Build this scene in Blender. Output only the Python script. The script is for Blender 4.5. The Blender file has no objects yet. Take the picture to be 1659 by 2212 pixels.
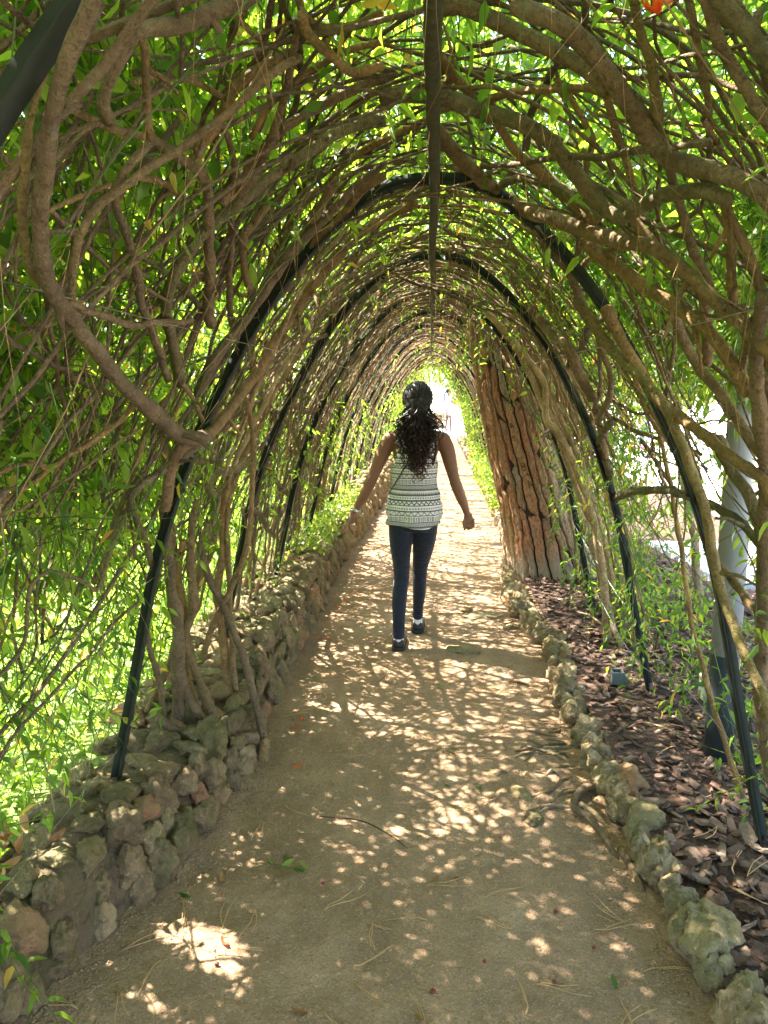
import bpy, bmesh, math, random, json
import numpy as np
from mathutils import Vector, Matrix, noise
R_=random.Random(7); RN=np.random.default_rng(7)
scene=bpy.context.scene
COL=scene.collection
# ---------------------------------------------------------------- camera, sky, sun, exposure
cam=bpy.data.cameras.new('camera'); camo=bpy.data.objects.new('camera',cam); COL.objects.link(camo)
camo.location=(0,0,1.65); camo.rotation_euler=(math.radians(90-9.11),0,math.radians(3.478))
cam.sensor_fit='VERTICAL'; cam.sensor_height=24; cam.lens=24*1665/2212; cam.clip_start=.05; cam.clip_end=600
scene.camera=camo
SUN=Vector((-.80,.42,1.42)).normalized()
w=bpy.data.worlds.new('World'); scene.world=w; w.use_nodes=True
nt=w.node_tree; sky=nt.nodes.new('ShaderNodeTexSky'); sky.sky_type='NISHITA'; sky.sun_disc=False
sky.sun_elevation=math.asin(SUN.z); sky.sun_rotation=math.atan2(SUN.x,SUN.y)%(2*math.pi); sky.dust_density=2.0; sky.air_density=1.0
nt.links.new(sky.outputs[0],nt.nodes['Background'].inputs[0]); nt.nodes['Background'].inputs[1].default_value=.13
sl=bpy.data.lights.new('sun','SUN'); sl.energy=5; sl.angle=math.radians(.55); sl.color=(1,.93,.81)
so=bpy.data.objects.new('sun',sl); COL.objects.link(so); so.rotation_euler=SUN.to_track_quat('Z','Y').to_euler(); so.location=(-8,4,14)
vs=scene.view_settings; vs.view_transform='Standard'; vs.look='None'; vs.gamma=1; vs.use_curve_mapping=False; vs.exposure=3.4
cy=scene.cycles; cy.use_denoising=True; cy.max_bounces=8; cy.diffuse_bounces=5; cy.transmission_bounces=6; cy.transparent_max_bounces=8
cy.sample_clamp_indirect=8
# ---------------------------------------------------------------- helpers
def tag(o,label=None,cat=None,group=None,kind=None):
    if label: o['label']=label
    if cat: o['category']=cat
    if group: o['group']=group
    if kind: o['kind']=kind
    return o
def empty(name,loc,label,cat,group=None):
    o=bpy.data.objects.new(name,None); COL.objects.link(o); o.location=loc; o.empty_display_size=.1
    return tag(o,label,cat,group)
def link(name,me,parent=None,loc=None):
    o=bpy.data.objects.new(name,me); COL.objects.link(o)
    if parent is not None:
        o.parent=parent
        o.location=tuple(-Vector(parent.location)) if loc is None else loc
        # parents are unrotated and unscaled, meshes are given in world coordinates
    elif loc is not None: o.location=loc
    return o
def npmesh(name,V,F,mat,smooth=True,uv=None,attr=None):
    """V (n,3); F (m,k) array of equal polygons, or list of such arrays"""
    Fs=F if isinstance(F,list) else [F]
    me=bpy.data.meshes.new(name); V=np.ascontiguousarray(V,dtype=np.float32)
    me.vertices.add(len(V)); me.vertices.foreach_set('co',V.ravel())
    idx=np.concatenate([f.ravel() for f in Fs]).astype(np.int32)
    tot=np.concatenate([np.full(len(f),f.shape[1]) for f in Fs]).astype(np.int32)
    st=np.concatenate([[0],np.cumsum(tot)[:-1]]).astype(np.int32)
    me.loops.add(len(idx)); me.loops.foreach_set('vertex_index',idx)
    me.polygons.add(len(tot)); me.polygons.foreach_set('loop_start',st); me.polygons.foreach_set('loop_total',tot)
    me.update(calc_edges=True)
    if smooth: me.polygons.foreach_set('use_smooth',np.ones(len(tot),dtype=bool))
    if attr is not None:
        for k,a in attr.items():
            at=me.attributes.new(k,'FLOAT','POINT'); at.data.foreach_set('value',a.astype(np.float32))
    if uv is not None:
        l=me.uv_layers.new(name='UVMap'); l.data.foreach_set('uv',uv[idx].astype(np.float32).ravel())
    if mat: me.materials.append(mat)
    return me
def resample(P,step):
    P=np.asarray(P,float)
    if len(P)<3:
        n=max(2,int(np.linalg.norm(P[-1,:3]-P[0,:3])/step)+1); t=np.linspace(0,1,n)[:,None]; return P[0]*(1-t)+P[-1]*t
    Q=np.vstack([2*P[0]-P[1],P,2*P[-1]-P[-2]]); out=[]
    for i in range(1,len(Q)-2):
        n=max(1,int(round(np.linalg.norm(Q[i+1,:3]-Q[i,:3])/step)))
        for k in range(n):
            t=k/n; a,b,c,d=Q[i-1],Q[i],Q[i+1],Q[i+2]
            out.append(.5*((2*b)+(-a+c)*t+(2*a-5*b+4*c-d)*t*t+(-a+3*b-3*c+d)*t**3))
    out.append(Q[-2]); return np.array(out)
def tube(P,R,k=6,cap=True):
    """P (n,3) R (n,) -> V,F quads,(tris)"""
    n=len(P); T=np.gradient(P,axis=0); T/=np.linalg.norm(T,axis=1)[:,None]+1e-9
    a=np.array([0,0,1.]) if abs(T[0,2])<.9 else np.array([1.,0,0])
    N=np.zeros_like(P); u=np.cross(T[0],a); u/=np.linalg.norm(u); N[0]=u
    for i in range(1,n):
        u=u-T[i]*np.dot(u,T[i]); u/=np.linalg.norm(u)+1e-9; N[i]=u
    B=np.cross(T,N); an=np.arange(k)*2*math.pi/k
    R=np.asarray(R); R=R[:,None] if R.ndim==1 else R
    V=(P[:,None,:]+(N[:,None,:]*np.cos(an)[None,:,None]+B[:,None,:]*np.sin(an)[None,:,None])*R[:,:,None]).reshape(-1,3)
    i=np.arange(n-1)[:,None]*k; j=np.arange(k)[None,:]; j2=(j+1)%k
    F=np.stack([i+j,i+j2,i+k+j2,i+k+j],-1).reshape(-1,4)
    if cap:
        c=len(V); V=np.vstack([V,P[0]-T[0]*R[0].mean()*.4,P[-1]+T[-1]*R[-1].mean()*.6])
        j=np.arange(k); j2=(j+1)%k
        f0=np.stack([np.full(k,c),j2,j,j],-1); f1=np.stack([np.full(k,c+1),(n-1)*k+j,(n-1)*k+j2,(n-1)*k+j2],-1)
        return V,F,np.vstack([f0[:,:3],f1[:,:3]])
    return V,F,np.zeros((0,3),int)
class MB:
    def __init__(s): s.V=[];s.Q=[];s.T=[];s.n=0
    def add(s,V,Q=None,T=None):
        s.V.append(np.asarray(V,float))
        if Q is not None and len(Q): s.Q.append(np.asarray(Q)+s.n)
        if T is not None and len(T): s.T.append(np.asarray(T)+s.n)
        s.n+=len(V)
    def tube(s,P,R,k=6,step=None,cap=True):
        P=np.asarray(P,float); R=np.full(len(P),R) if np.isscalar(R) else np.asarray(R,float)
        if step: PR=resample(np.hstack([P,R[:,None]]),step); P,R=PR[:,:3],PR[:,3]
        s.add(*tube(P,R,k,cap))
    def box(s,c,h,rot=None):
        v=np.array([[x,y,z] for x in(-1,1) for y in(-1,1) for z in(-1,1)],float)*np.array(h)
        if rot is not None: v=v@np.array(rot.to_matrix() if hasattr(rot,'to_matrix') else rot).T
        s.add(v+np.array(c),[[0,1,3,2],[4,6,7,5],[0,4,5,1],[2,3,7,6],[0,2,6,4],[1,5,7,3]])
    def ell(s,c,r,n=12,m=8,rot=None):
        V=[];Q=[]
        for i in range(m+1):
            th=math.pi*i/m
            for j in range(n):
                ph=2*math.pi*j/n; V.append((math.sin(th)*math.cos(ph),math.sin(th)*math.sin(ph),math.cos(th)))
        for i in range(m):
            for j in range(n): Q.append([i*n+j,(i+1)*n+j,(i+1)*n+(j+1)%n,i*n+(j+1)%n])
        V=np.array(V)*np.array(r)
        if rot is not None: V=V@np.array(rot.to_matrix()).T
        s.add(V+np.array(c),Q)
    def loft(s,rings,k=24,cap=True):
        V=[];n=len(rings)
        for (cx,cyy,cz,a,b) in rings:
            for j in range(k):
                t=2*math.pi*j/k; V.append((cx+a*math.cos(t),cyy+b*math.sin(t),cz))
        Q=[[i*k+j,i*k+(j+1)%k,(i+1)*k+(j+1)%k,(i+1)*k+j] for i in range(n-1) for j in range(k)]
        T=[]
        if cap:
            c=len(V); V.append(rings[0][:3]); V.append(rings[-1][:3])
            T=[[c,(j+1)%k,j] for j in range(k)]+[[c+1,(n-1)*k+j,(n-1)*k+(j+1)%k] for j in range(k)]
        s.add(V,Q,T)
    def mesh(s,name,mat,smooth=True):
        F=[np.concatenate(a) for a in (s.Q,s.T) if a]
        return npmesh(name,np.concatenate(s.V),F,mat,smooth)
    def obj(s,name,mat,parent=None,smooth=True,bevel=0):
        o=link(name,s.mesh(name,mat,smooth),parent)
        if bevel:
            m=o.modifiers.new('bevel','BEVEL'); m.width=bevel; m.segments=2; m.limit_method='ANGLE'
        return o
def evalmesh(o,name):
    dg=bpy.context.evaluated_depsgraph_get(); dg.update()
    return bpy.data.meshes.new_from_object(o.evaluated_get(dg))
def remeshed(mb,name,mat,parent,voxel=.006,smooth=4,fac=.5):
    me=mb.mesh(name+'_src',mat); o=bpy.data.objects.new('tmp',me); COL.objects.link(o)
    m=o.modifiers.new('r','REMESH'); m.mode='VOXEL'; m.voxel_size=voxel; m.use_smooth_shade=True
    if smooth: m2=o.modifiers.new('s','SMOOTH'); m2.factor=fac; m2.iterations=smooth
    r=evalmesh(o,name); r.name=name; bpy.data.objects.remove(o); 
    if not r.materials: r.materials.append(mat)
    r.polygons.foreach_set('use_smooth',np.ones(len(r.polygons),dtype=bool))
    return link(name,r,parent)
# ---------------------------------------------------------------- materials
class N:
    def __init__(s,name,rough=.8):
        s.m=bpy.data.materials.new(name); s.m.use_nodes=True; s.t=s.m.node_tree; s.b=s.t.nodes['Principled BSDF']
        s.b.inputs['Roughness'].default_value=rough; s.out=s.t.nodes['Material Output']
        s.b.inputs['Specular IOR Level'].default_value=.3
    def n(s,ty,**k):
        x=s.t.nodes.new(ty)
        for a,v in k.items(): setattr(x,a,v)
        return x
    def l(s,a,b): s.t.links.new(a,b)
    def val(s,x,inp):
        if isinstance(x,(int,float)): inp.default_value=x
        elif isinstance(x,tuple): inp.default_value=x if len(x)==len(inp.default_value) else tuple(x)+(1,)
        else: s.l(x,inp)
    def coord(s,kind='Object'): return s.n('ShaderNodeTexCoord').outputs[kind]
    def pos(s): return s.n('ShaderNodeNewGeometry').outputs['Position']
    def mapping(s,v,scale=(1,1,1)):
        m=s.n('ShaderNodeMapping'); m.inputs['Scale'].default_value=scale; s.l(v,m.inputs[0]); return m.outputs[0]
    def noise(s,v,scale,detail=4,rough=.55,out='Fac',dist=0):
        x=s.n('ShaderNodeTexNoise'); x.inputs['Scale'].default_value=scale; x.inputs['Detail'].default_value=detail
        x.inputs['Roughness'].default_value=rough; x.inputs['Distortion'].default_value=dist
        if v is not None: s.l(v,x.inputs['Vector'])
        return x.outputs[out]
    def voro(s,v,scale,feature='F1',out='Distance'):
        x=s.n('ShaderNodeTexVoronoi',feature=feature); x.inputs['Scale'].default_value=scale
        if v is not None: s.l(v,x.inputs['Vector'])
        return x.outputs[out]
    def ramp(s,f,stops,interp='LINEAR'):
        x=s.n('ShaderNodeValToRGB'); e=x.color_ramp.elements; x.color_ramp.interpolation=interp
        while len(e)<len(stops): e.new(.5)
        for el,(p,c) in zip(e,stops): el.position=p; el.color=c if len(c)==4 else tuple(c)+(1,)
        s.l(f,x.inputs[0]); return x.outputs[0]
    def mix(s,f,a,b,mode='MIX'):
        x=s.n('ShaderNodeMix',data_type='RGBA',blend_type=mode); s.val(f,x.inputs[0]); s.val(a,x.inputs[6]); s.val(b,x.inputs[7]); return x.outputs[2]
    def math(s,op,a,b=0.,c=0.,clamp=False):
        x=s.n('ShaderNodeMath',operation=op,use_clamp=clamp); s.val(a,x.inputs[0]); s.val(b,x.inputs[1]); s.val(c,x.inputs[2]); return x.outputs[0]
    def sep(s,v): x=s.n('ShaderNodeSeparateXYZ'); s.l(v,x.inputs[0]); return x.outputs
    def rnd(s): return s.n('ShaderNodeObjectInfo').outputs['Random']
    def attr(s,nm): x=s.n('ShaderNodeAttribute',attribute_name=nm); return x.outputs['Fac']
    def bump(s,h,st=.5,d=.01,prev=None):
        x=s.n('ShaderNodeBump'); x.inputs['Strength'].default_value=st; x.inputs['Distance'].default_value=d; s.l(h,x.inputs['Height'])
        if prev is not None: s.l(prev,x.inputs['Normal'])
        return x.outputs[0]
    def col(s,c): s.val(c,s.b.inputs['Base Color'])
    def nrm(s,x): s.l(x,s.b.inputs['Normal'])
def bark_mat(name,dark,mid,light,moss=.25):
    n=N(name,.85); p=n.pos(); f=n.noise(p,9,5,.65); f2=n.noise(p,60,3,.6); r=n.rnd()
    c=n.ramp(f,[(.3,dark),(.55,mid),(.75,light)]); c=n.mix(n.math('MULTIPLY',f2,.5),c,light); dk=n.ramp(n.noise(p,75,5,.8),[(.40,(1,1,1)),(.5,(0,0,0))]); c=n.mix(n.math('MULTIPLY',dk,.55),c,dark)
    mo=n.ramp(n.noise(p,3.5,4,.6),[(.52,(0,0,0)),(.68,(1,1,1))]); c=n.mix(n.math('MULTIPLY',mo,moss),c,(.10,.11,.03))
    lich=n.ramp(n.noise(p,22,3,.7),[(.64,(0,0,0)),(.7,(1,1,1))]); c=n.mix(n.math('MULTIPLY',lich,.35),c,(.30,.28,.22))
    hsv=n.n('ShaderNodeHueSaturation'); n.l(c,hsv.inputs['Color']); n.l(n.math('MULTIPLY_ADD',r,.6,.7),hsv.inputs['Value']); n.l(n.math('MULTIPLY_ADD',r,.3,.85),hsv.inputs['Saturation'])
    n.col(hsv.outputs[0]); b=n.bump(n.noise(p,150,4,.7),.8,.006); b=n.bump(n.noise(p,30,5,.7),.9,.02,b); n.nrm(b); return n.m
M={}
M['bark']=bark_mat('vine_bark',(.07,.042,.02),(.185,.115,.056),(.34,.235,.125))
M['bark_grey']=bark_mat('vine_bark_grey',(.105,.07,.035),(.29,.205,.115),(.50,.38,.235),.08)
M['bark_moss']=bark_mat('vine_bark_mossy',(.05,.038,.015),(.16,.12,.055),(.26,.21,.11),.7)
def simple(name,c,rough=.7,bumpsc=None,bs=.3,bd=.003,var=.15,metal=0,nsc=8):
    n=N(name,rough); p=n.pos(); f=n.noise(p,nsc,4,.6)
    n.col(n.mix(f,tuple(x*(1-var*1.6) for x in c),tuple(min(1,x*(1+var*1.6)) for x in c))); n.b.inputs['Metallic'].default_value=metal
    if bumpsc: n.nrm(n.bump(n.noise(p,bumpsc,3,.6),bs,bd))
    return n.m
M['green_stem']=simple('green_stem',(.075,.12,.03),.5,var=.3)
M['tan_twig']=simple('tan_twig',(.24,.17,.09),.7,var=.3)
M['dry_needle']=simple('dry_needle',(.42,.26,.12),.6,var=.3)
M['arch_iron']=simple('arch_iron',(.017,.022,.016),.85,120,.4,.002,.35,0,30)
M['ridge_iron']=simple('ridge_iron',(.075,.07,.045),.85,90,.8,.004,.5,.1,40)
M['wire']=simple('wire',(.3,.3,.29),.35,metal=.9)
def leaf_mat(name,stops,tr,trf=.5):
    n=N(name,.4); a=n.math('FRACT',n.math('ADD',n.attr('lf'),n.math('MULTIPLY',n.rnd(),.999)))
    c=n.ramp(a,stops); n.col(c); n.b.inputs['Specular IOR Level'].default_value=.45
    n.nrm(n.bump(n.noise(n.pos(),90,2),.25,.003))
    t=n.n('ShaderNodeBsdfTranslucent'); n.l(n.mix(1.0,c,tr,'MULTIPLY'),t.inputs['Color'])
    m=n.n('ShaderNodeMixShader'); m.inputs[0].default_value=trf; n.l(n.b.outputs[0],m.inputs[1]); n.l(t.outputs[0],m.inputs[2]); n.l(m.outputs[0],n.out.inputs[0]); return n.m
M['leaf']=leaf_mat('jasmine_leaf',[(0,(.04,.10,.018)),(.4,(.085,.175,.028)),(.75,(.145,.25,.036)),(.965,(.15,.25,.04)),(.985,(.33,.27,.07)),(1,(.30,.17,.06))],(3.6,2.9,1.3),.5)
M['leaf_bright']=leaf_mat('lawn_leaf',[(0,(.10,.19,.03)),(.5,(.15,.26,.04)),(1,(.24,.32,.06))],(2.6,2.1,1.2),.45)
M['leaf_dark']=leaf_mat('tree_leaf',[(0,(.04,.09,.02)),(.5,(.07,.14,.03)),(1,(.13,.2,.04))],(2.4,2.3,1.2),.4)
M['leaf_dry']=leaf_mat('dry_leaf',[(0,(.22,.10,.04)),(.5,(.33,.17,.06)),(.8,(.4,.28,.12)),(1,(.35,.06,.02))],(1.2,1.0,.8),.25)
M['petal']=leaf_mat('orange_petal',[(0,(.75,.10,.01)),(1,(.8,.2,.02))],(1.3,1,.8),.4)
# rock
def rock_mat(name,a,b,c,moss,mossc=(.11,.13,.035)):
    n=N(name,.92); p=n.pos(); r=n.rnd(); f=n.noise(p,7,6,.65); f2=n.noise(p,38,5,.7)
    col=n.ramp(f,[(.3,a),(.5,b),(.72,c)]); col=n.mix(n.math('MULTIPLY',f2,.45),col,tuple(x*.55 for x in b))
    pit=n.ramp(n.noise(p,26,6,.8,dist=.6),[(.36,(1,1,1)),(.5,(0,0,0))]); col=n.mix(n.math('MULTIPLY',pit,.75),col,tuple(x*.28 for x in b)); lt=n.ramp(n.noise(p,60,4,.75),[(.58,(0,0,0)),(.7,(1,1,1))]); col=n.mix(n.math('MULTIPLY',lt,.45),col,tuple(min(1,x*1.5) for x in c))
    red=n.ramp(r,[(.88,(0,0,0)),(.93,(1,1,1))]); col=n.mix(n.math('MULTIPLY',red,.6),col,(.28,.12,.07))
    g=n.n('ShaderNodeNewGeometry'); nz=n.sep(g.outputs['Normal'])[2]
    mf=n.math('MULTIPLY',n.ramp(n.math('ADD',n.noise(p,5,5,.7),n.math('MULTIPLY',nz,.12)),[(.5,(0,0,0)),(.62,(1,1,1))]),moss); col=n.mix(mf,col,mossc)
    h=n.n('ShaderNodeHueSaturation'); n.l(col,h.inputs['Color']); n.l(n.math('MULTIPLY_ADD',r,.5,.75),h.inputs['Value']); n.col(h.outputs[0])
    bm=n.bump(n.noise(p,30,6,.75),.9,.03); bm=n.bump(n.noise(p,170,3,.6),.5,.004,bm); n.nrm(bm); return n.m
M['rock_wall']=rock_mat('wall_stone',(.13,.085,.042),(.28,.19,.105),(.46,.34,.205),.4)
M['rock_edge']=rock_mat('edging_stone',(.16,.11,.055),(.36,.265,.15),(.58,.48,.32),.5,(.15,.14,.05))
M['mortar']=rock_mat('wall_mortar',(.09,.06,.035),(.16,.11,.068),(.23,.165,.105),.2)
def sand():
    n=N('packed_sand',.95); p=n.pos(); f=n.noise(p,1.3,5,.6); g=n.noise(p,160,3,.75); s=n.voro(p,230,'F1','Color'); st=n.voro(p,75)
    c=n.ramp(f,[(.3,(.26,.155,.088)),(.5,(.345,.215,.128)),(.7,(.43,.285,.18))])
    d=n.ramp(n.noise(p,5,6,.7),[(.42,(1,1,1)),(.62,(0,0,0))]); c=n.mix(n.math('MULTIPLY',d,.5),c,(.17,.11,.062)); e_=n.ramp(n.noise(p,2.6,7,.78,dist=1.2),[(.55,(0,0,0)),(.7,(1,1,1))]); c=n.mix(n.math('MULTIPLY',e_,.5),c,(.40,.30,.19))
    sg=n.sep(s)[0]; c=n.mix(n.math('MULTIPLY',n.ramp(sg,[(.86,(0,0,0)),(.9,(1,1,1))]),.45),c,(.42,.34,.22)); c=n.mix(n.math('MULTIPLY',n.ramp(sg,[(.10,(1,1,1)),(.14,(0,0,0))]),.5),c,(.13,.09,.055))
    n.col(c); b=n.bump(n.ramp(st,[(0,(1,1,1)),(.5,(0,0,0))]),.15,.003); b=n.bump(g,.35,.004,b); b=n.bump(n.noise(p,14,6,.7),.8,.04,b); n.nrm(b); return n.m
M['sand']=sand()
M['mulch_soil']=simple('mulch_soil',(.085,.05,.035),.95,60,1,.02,.45,0,30)
def chips():
    n=N('bark_chip',.85); p=n.pos(); a=n.math('FRACT',n.math('ADD',n.attr('lf'),n.rnd()))
    c=n.ramp(a,[(0,(.05,.03,.02)),(.3,(.11,.065,.04)),(.6,(.16,.105,.07)),(.85,(.24,.175,.125)),(.93,(.17,.06,.035)),(.96,(.34,.27,.2)),(1,(.1,.06,.04))])
    c=n.mix(n.math('MULTIPLY',n.noise(n.mapping(p,(1,1,3)),45,4,.7),.6),c,(.07,.04,.035)); n.col(c); n.nrm(n.bump(n.noise(p,70,4,.7),.8,.006)); return n.m
M['chip']=chips()
M['earth']=simple('earth',(.2,.16,.09),.95,10,.6,.03,.3,0,2)
M['grass_ground']=simple('lawn_ground',(.13,.19,.045),.95,30,.8,.03,.35,0,4)
M['paving']=simple('pale_paving',(.62,.60,.56),.8,80,.2,.002,.05,0,3)
M['slab']=simple('grey_slab',(.42,.44,.50),.75,100,.25,.002,.06,0,5)
M['plaster']=simple('cream_plaster',(.72,.60,.42),.9,30,.3,.004,.06,0,1.5)
M['stone_pale']=simple('pale_stone',(.55,.53,.46),.85,40,.5,.006,.12,0,8)
# ---------------------------------------------------------------- tunnel geometry
PR=[(0,2.29),(.12,2.275),(.22,2.225),(.38,2.085),(.54,1.89),(.69,1.64),(.81,1.40),(.92,1.10),(.985,.85),(1.04,.6),(1.11,.3),(1.18,.0),(1.22,-.15)]
_P=resample(np.array(PR),.03); _s=np.concatenate([[0],np.cumsum(np.linalg.norm(np.diff(_P,axis=0),axis=1))]); SL=float(np.interp(0.0,_P[::-1,1],_s[::-1])); 
_T=np.gradient(_P,axis=0); _T/=np.linalg.norm(_T,axis=1)[:,None]; _N=np.stack([-_T[:,1],_T[:,0]],1)
def shell(s,off):
    """s in -1..1 (-1 left foot, 0 crown, 1 right foot), off metres outwards -> x,z"""
    s=np.asarray(s,float); a=np.abs(s)*SL; sg=np.where(s<0,-1.,1.)
    x=np.interp(a,_s,_P[:,0])+np.interp(a,_s,_N[:,0])*off; z=np.interp(a,_s,_P[:,1])+np.interp(a,_s,_N[:,1])*off
    return x*sg,z
Y0,PITCH,NH=1.12,1.43,17
ORD='first second third fourth fifth sixth seventh eighth ninth tenth eleventh twelfth thirteenth fourteenth fifteenth sixteenth seventeenth eighteenth'.split()
def nz(x,y,z=0): return noise.noise(Vector((x,y,z)))
# ---------------------------------------------------------------- ground
def sheet(name,xs,ys,zf,mat):
    X,Y=np.meshgrid(xs,ys); Z=np.array([[zf(x,y) for x in xs] for y in ys]); V=np.stack([X,Y,Z],-1).reshape(-1,3)
    nx,ny=len(xs),len(ys); i=(np.arange(ny-1)[:,None]*nx+np.arange(nx-1)[None,:])
    F=np.stack([i,i+1,i+nx+1,i+nx],-1).reshape(-1,4); return npmesh(name,V,F,mat)
def terr(name,me): return tag(link(name,me),kind='structure')
def grow(a,b,s0,k): 
    o=[a]
    while o[-1]<b: o.append(o[-1]+s0*max(1,(o[-1])*k))
    return o
g=terr('ground',sheet('ground',[-260,-60,-20,-6,0,6,20,60,260],[-60,-10,0,10,25,60,150,400],lambda x,y:-.06,M['earth']))
FEET=[(R_.uniform(-.6,.5),1.75+3.2*R_.random(),R_.gauss(0,.35)) for _ in range(26)]
def pathz(x,y):
    z=.012*nz(x*2.2,y*1.6)+.006*nz(x*9,y*9,3)+.0035*nz(x*30,y*30,5)
    for fx_,fy_,fa in FEET:
        u=(x-fx_)*math.cos(fa)+(y-fy_)*math.sin(fa); v=-(x-fx_)*math.sin(fa)+(y-fy_)*math.cos(fa); q=(u/.045)**2+(v/.125)**2
        if q<2.2: z+=(-.007*math.exp(-q*1.3)+.004*math.exp(-(q-1.25)**2*6))
    z+=.05*max(0,(-x-.72))**1.2+.035*max(0,abs(x)-.45)**1.5
    z-=.07*max(0,min(1,(x-.92)/.1))
    m=math.exp(-((x-.48)**2/.03+(y-3.15)**2/.12)); z+=m*(.022+.04*abs(nz(x*12,y*16,9))+.012*nz(x*35,y*45,4))
    m2=math.exp(-((x-.42)**2/.05+(y-5.4)**2/.12)); z+=m2*(.012+.03*abs(nz(x*10,y*12,4)))
    return z
path=terr('path',sheet('path',np.arange(-1.35,1.2,.024),grow(-1.2,33,.024,.45),pathz,M['sand']))
def lawnz(x,y): return .1+.05*nz(x*.8,y*.8)+.02*nz(x*5,y*5)
lawn=terr('lawn',sheet('lawn',np.concatenate([np.arange(-4,-1.2,.12),])[::1],grow(-3,28,.12,.3),lawnz,M['grass_ground']))
terr('far_lawn',sheet('far_lawn',[-60,-30,-15,-8,-4],[-8,0,8,20,40,80],lambda x,y:.10,M['grass_ground']))
def mulchz(x,y): return .07+.03*nz(x*1.5,y*1.5,2)+.012*nz(x*8,y*8)-.03*max(0,.85-x)
mulch=terr('mulch_bed',sheet('mulch_bed',np.arange(.80,3.6,.06),grow(-1.2,26,.07,.3),mulchz,M['mulch_soil']))
terr('plaza',sheet('plaza',[3.5,6,12,30,60],[-10,0,8,20,33,80],lambda x,y:.055,M['paving']))
terr('far_plaza',sheet('far_plaza',[-8,-3,0,3.5],[27,33,50,80],lambda x,y:.03,M['paving']))
# paved slab wedge, right
b=MB(); b.add([(2.2,7.85,.03),(2.36,6.15,.03),(3.75,6.15,.03),(3.75,7.85,.03),(2.2,7.85,.12),(2.36,6.15,.12),(3.75,6.15,.12),(3.75,7.85,.12)],[[4,5,6,7],[0,1,5,4],[1,2,6,5],[2,3,7,6],[3,0,4,7]])
tag(b.obj('paving_slab',M['slab'],smooth=False,bevel=.006),'pale blue-grey paving slab beside the bark mulch bed',"paving slab")
# ---------------------------------------------------------------- rocks
def rock_mesh(name,mat,seed,sub=3,flat=1.,rough=.12,ncl=11):
    rr=random.Random(seed); bm=bmesh.new(); bmesh.ops.create_icosphere(bm,subdivisions=sub,radius=1)
    planes=[(Vector((rr.gauss(0,1),rr.gauss(0,1),rr.gauss(0,1))).normalized(),rr.uniform(.55,.9)) for _ in range(ncl)]
    for v in bm.verts:
        d=v.co.normalized(); r=1.
        for pn,pd in planes:
            c=d.dot(pn)
            if c>.05: r=min(r,pd/c)
        q=d*2.1+Vector((seed*3.1,0,0)); r*=1+rough*noise.fractal(q*1.3,1.,2.,4)-rough*.45*(1-abs(noise.noise(q*2.2))*2)*.5+rough*.45*noise.noise(q*6)+rough*.3*noise.noise(q*13)
        v.co=d*r
    for f in bm.faces: f.smooth=True
    me=bpy.data.meshes.new(name); bm.to_mesh(me); bm.free(); me.materials.append(mat); return me
WR=[rock_mesh('wall_stone',M['rock_wall'],i,4,rough=.17,ncl=14) for i in range(9)]
WRl=[rock_mesh('wall_stone_far',M['rock_wall'],i,2,rough=.16) for i in range(6)]
ER=[rock_mesh('edging_stone',M['rock_edge'],20+i,4,rough=.22,ncl=13) for i in range(9)]
ERl=[rock_mesh('edging_stone_far',M['rock_edge'],30+i,2,rough=.25,ncl=9) for i in range(5)]
def wall_in(y): # inner foot of the left wall
    return float(np.interp(y,[.5,1.7,2.1,2.6,3.1,3.6,4.7,6.7,11,25],[-1.12,-1.08,-.97,-.86,-.80,-.84,-.85,-.86,-.72,-.72]))
def wall_top(y): return float(np.interp(y,[0,2,3,4,8,25],[.30,.30,.26,.33,.33,.32]))+.03*nz(y*2,0,4)
wallE=empty('garden_wall',(-1.1,1,0),'low rubble stone wall with mortar joints running along the left of the path','wall')
# mortar core
ys=np.arange(.2,25,.09); prof=[(0,-.05),(-.015,.06),(-.04,.14),(-.06,.22),(-.09,.27),(-.15,.295),(-.24,.30),(-.34,.27),(-.40,.15),(-.42,-.05)]
V=[]
for y in ys:
    xi=wall_in(y); zt=wall_top(y)/.3*.93
    for i,(dx,z) in enumerate(prof):
        wdt=(xi+1.38)/.42; V.append((xi+.02+dx*wdt-.002+.028*nz(y*7,z*9,i*.7),y,z*zt+(.02*nz(y*6,i,2) if z>0 else 0)))
k=len(prof); i=(np.arange(len(ys)-1)[:,None]*k+np.arange(k-1)[None,:]); F=np.stack([i,i+1,i+k+1,i+k],-1).reshape(-1,4)
link('mortar',npmesh('mortar',np.array(V),F,M['mortar']),wallE)
stuffV=[];stuffF=[]
def place(parent,me,loc,sc,rot,name='stone'):
    o=bpy.data.objects.new(name,me); COL.objects.link(o); o.parent=parent; o.location=Vector(loc)-Vector(parent.location); o.scale=sc; o.rotation_euler=rot; return o
def bake(lst,name,parent,mat):
    mb=MB()
    for me,loc,sc,rot in lst:
        n=len(me.vertices); v=np.empty(n*3); me.vertices.foreach_get('co',v); v=v.reshape(-1,3)*np.array(sc)
        Rm=np.array(Matrix.Rotation(rot[2],3,'Z')@Matrix.Rotation(rot[1],3,'Y')@Matrix.Rotation(rot[0],3,'X')); v=v@Rm.T+np.array(loc)
        f=np.empty(len(me.polygons)*3,int); me.polygons.foreach_get('vertices',f); mb.add(v,None,f.reshape(-1,3))
    o=mb.obj(name,mat,parent); tag(o,kind='stuff'); return o
wl=[]
y=.35
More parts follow.
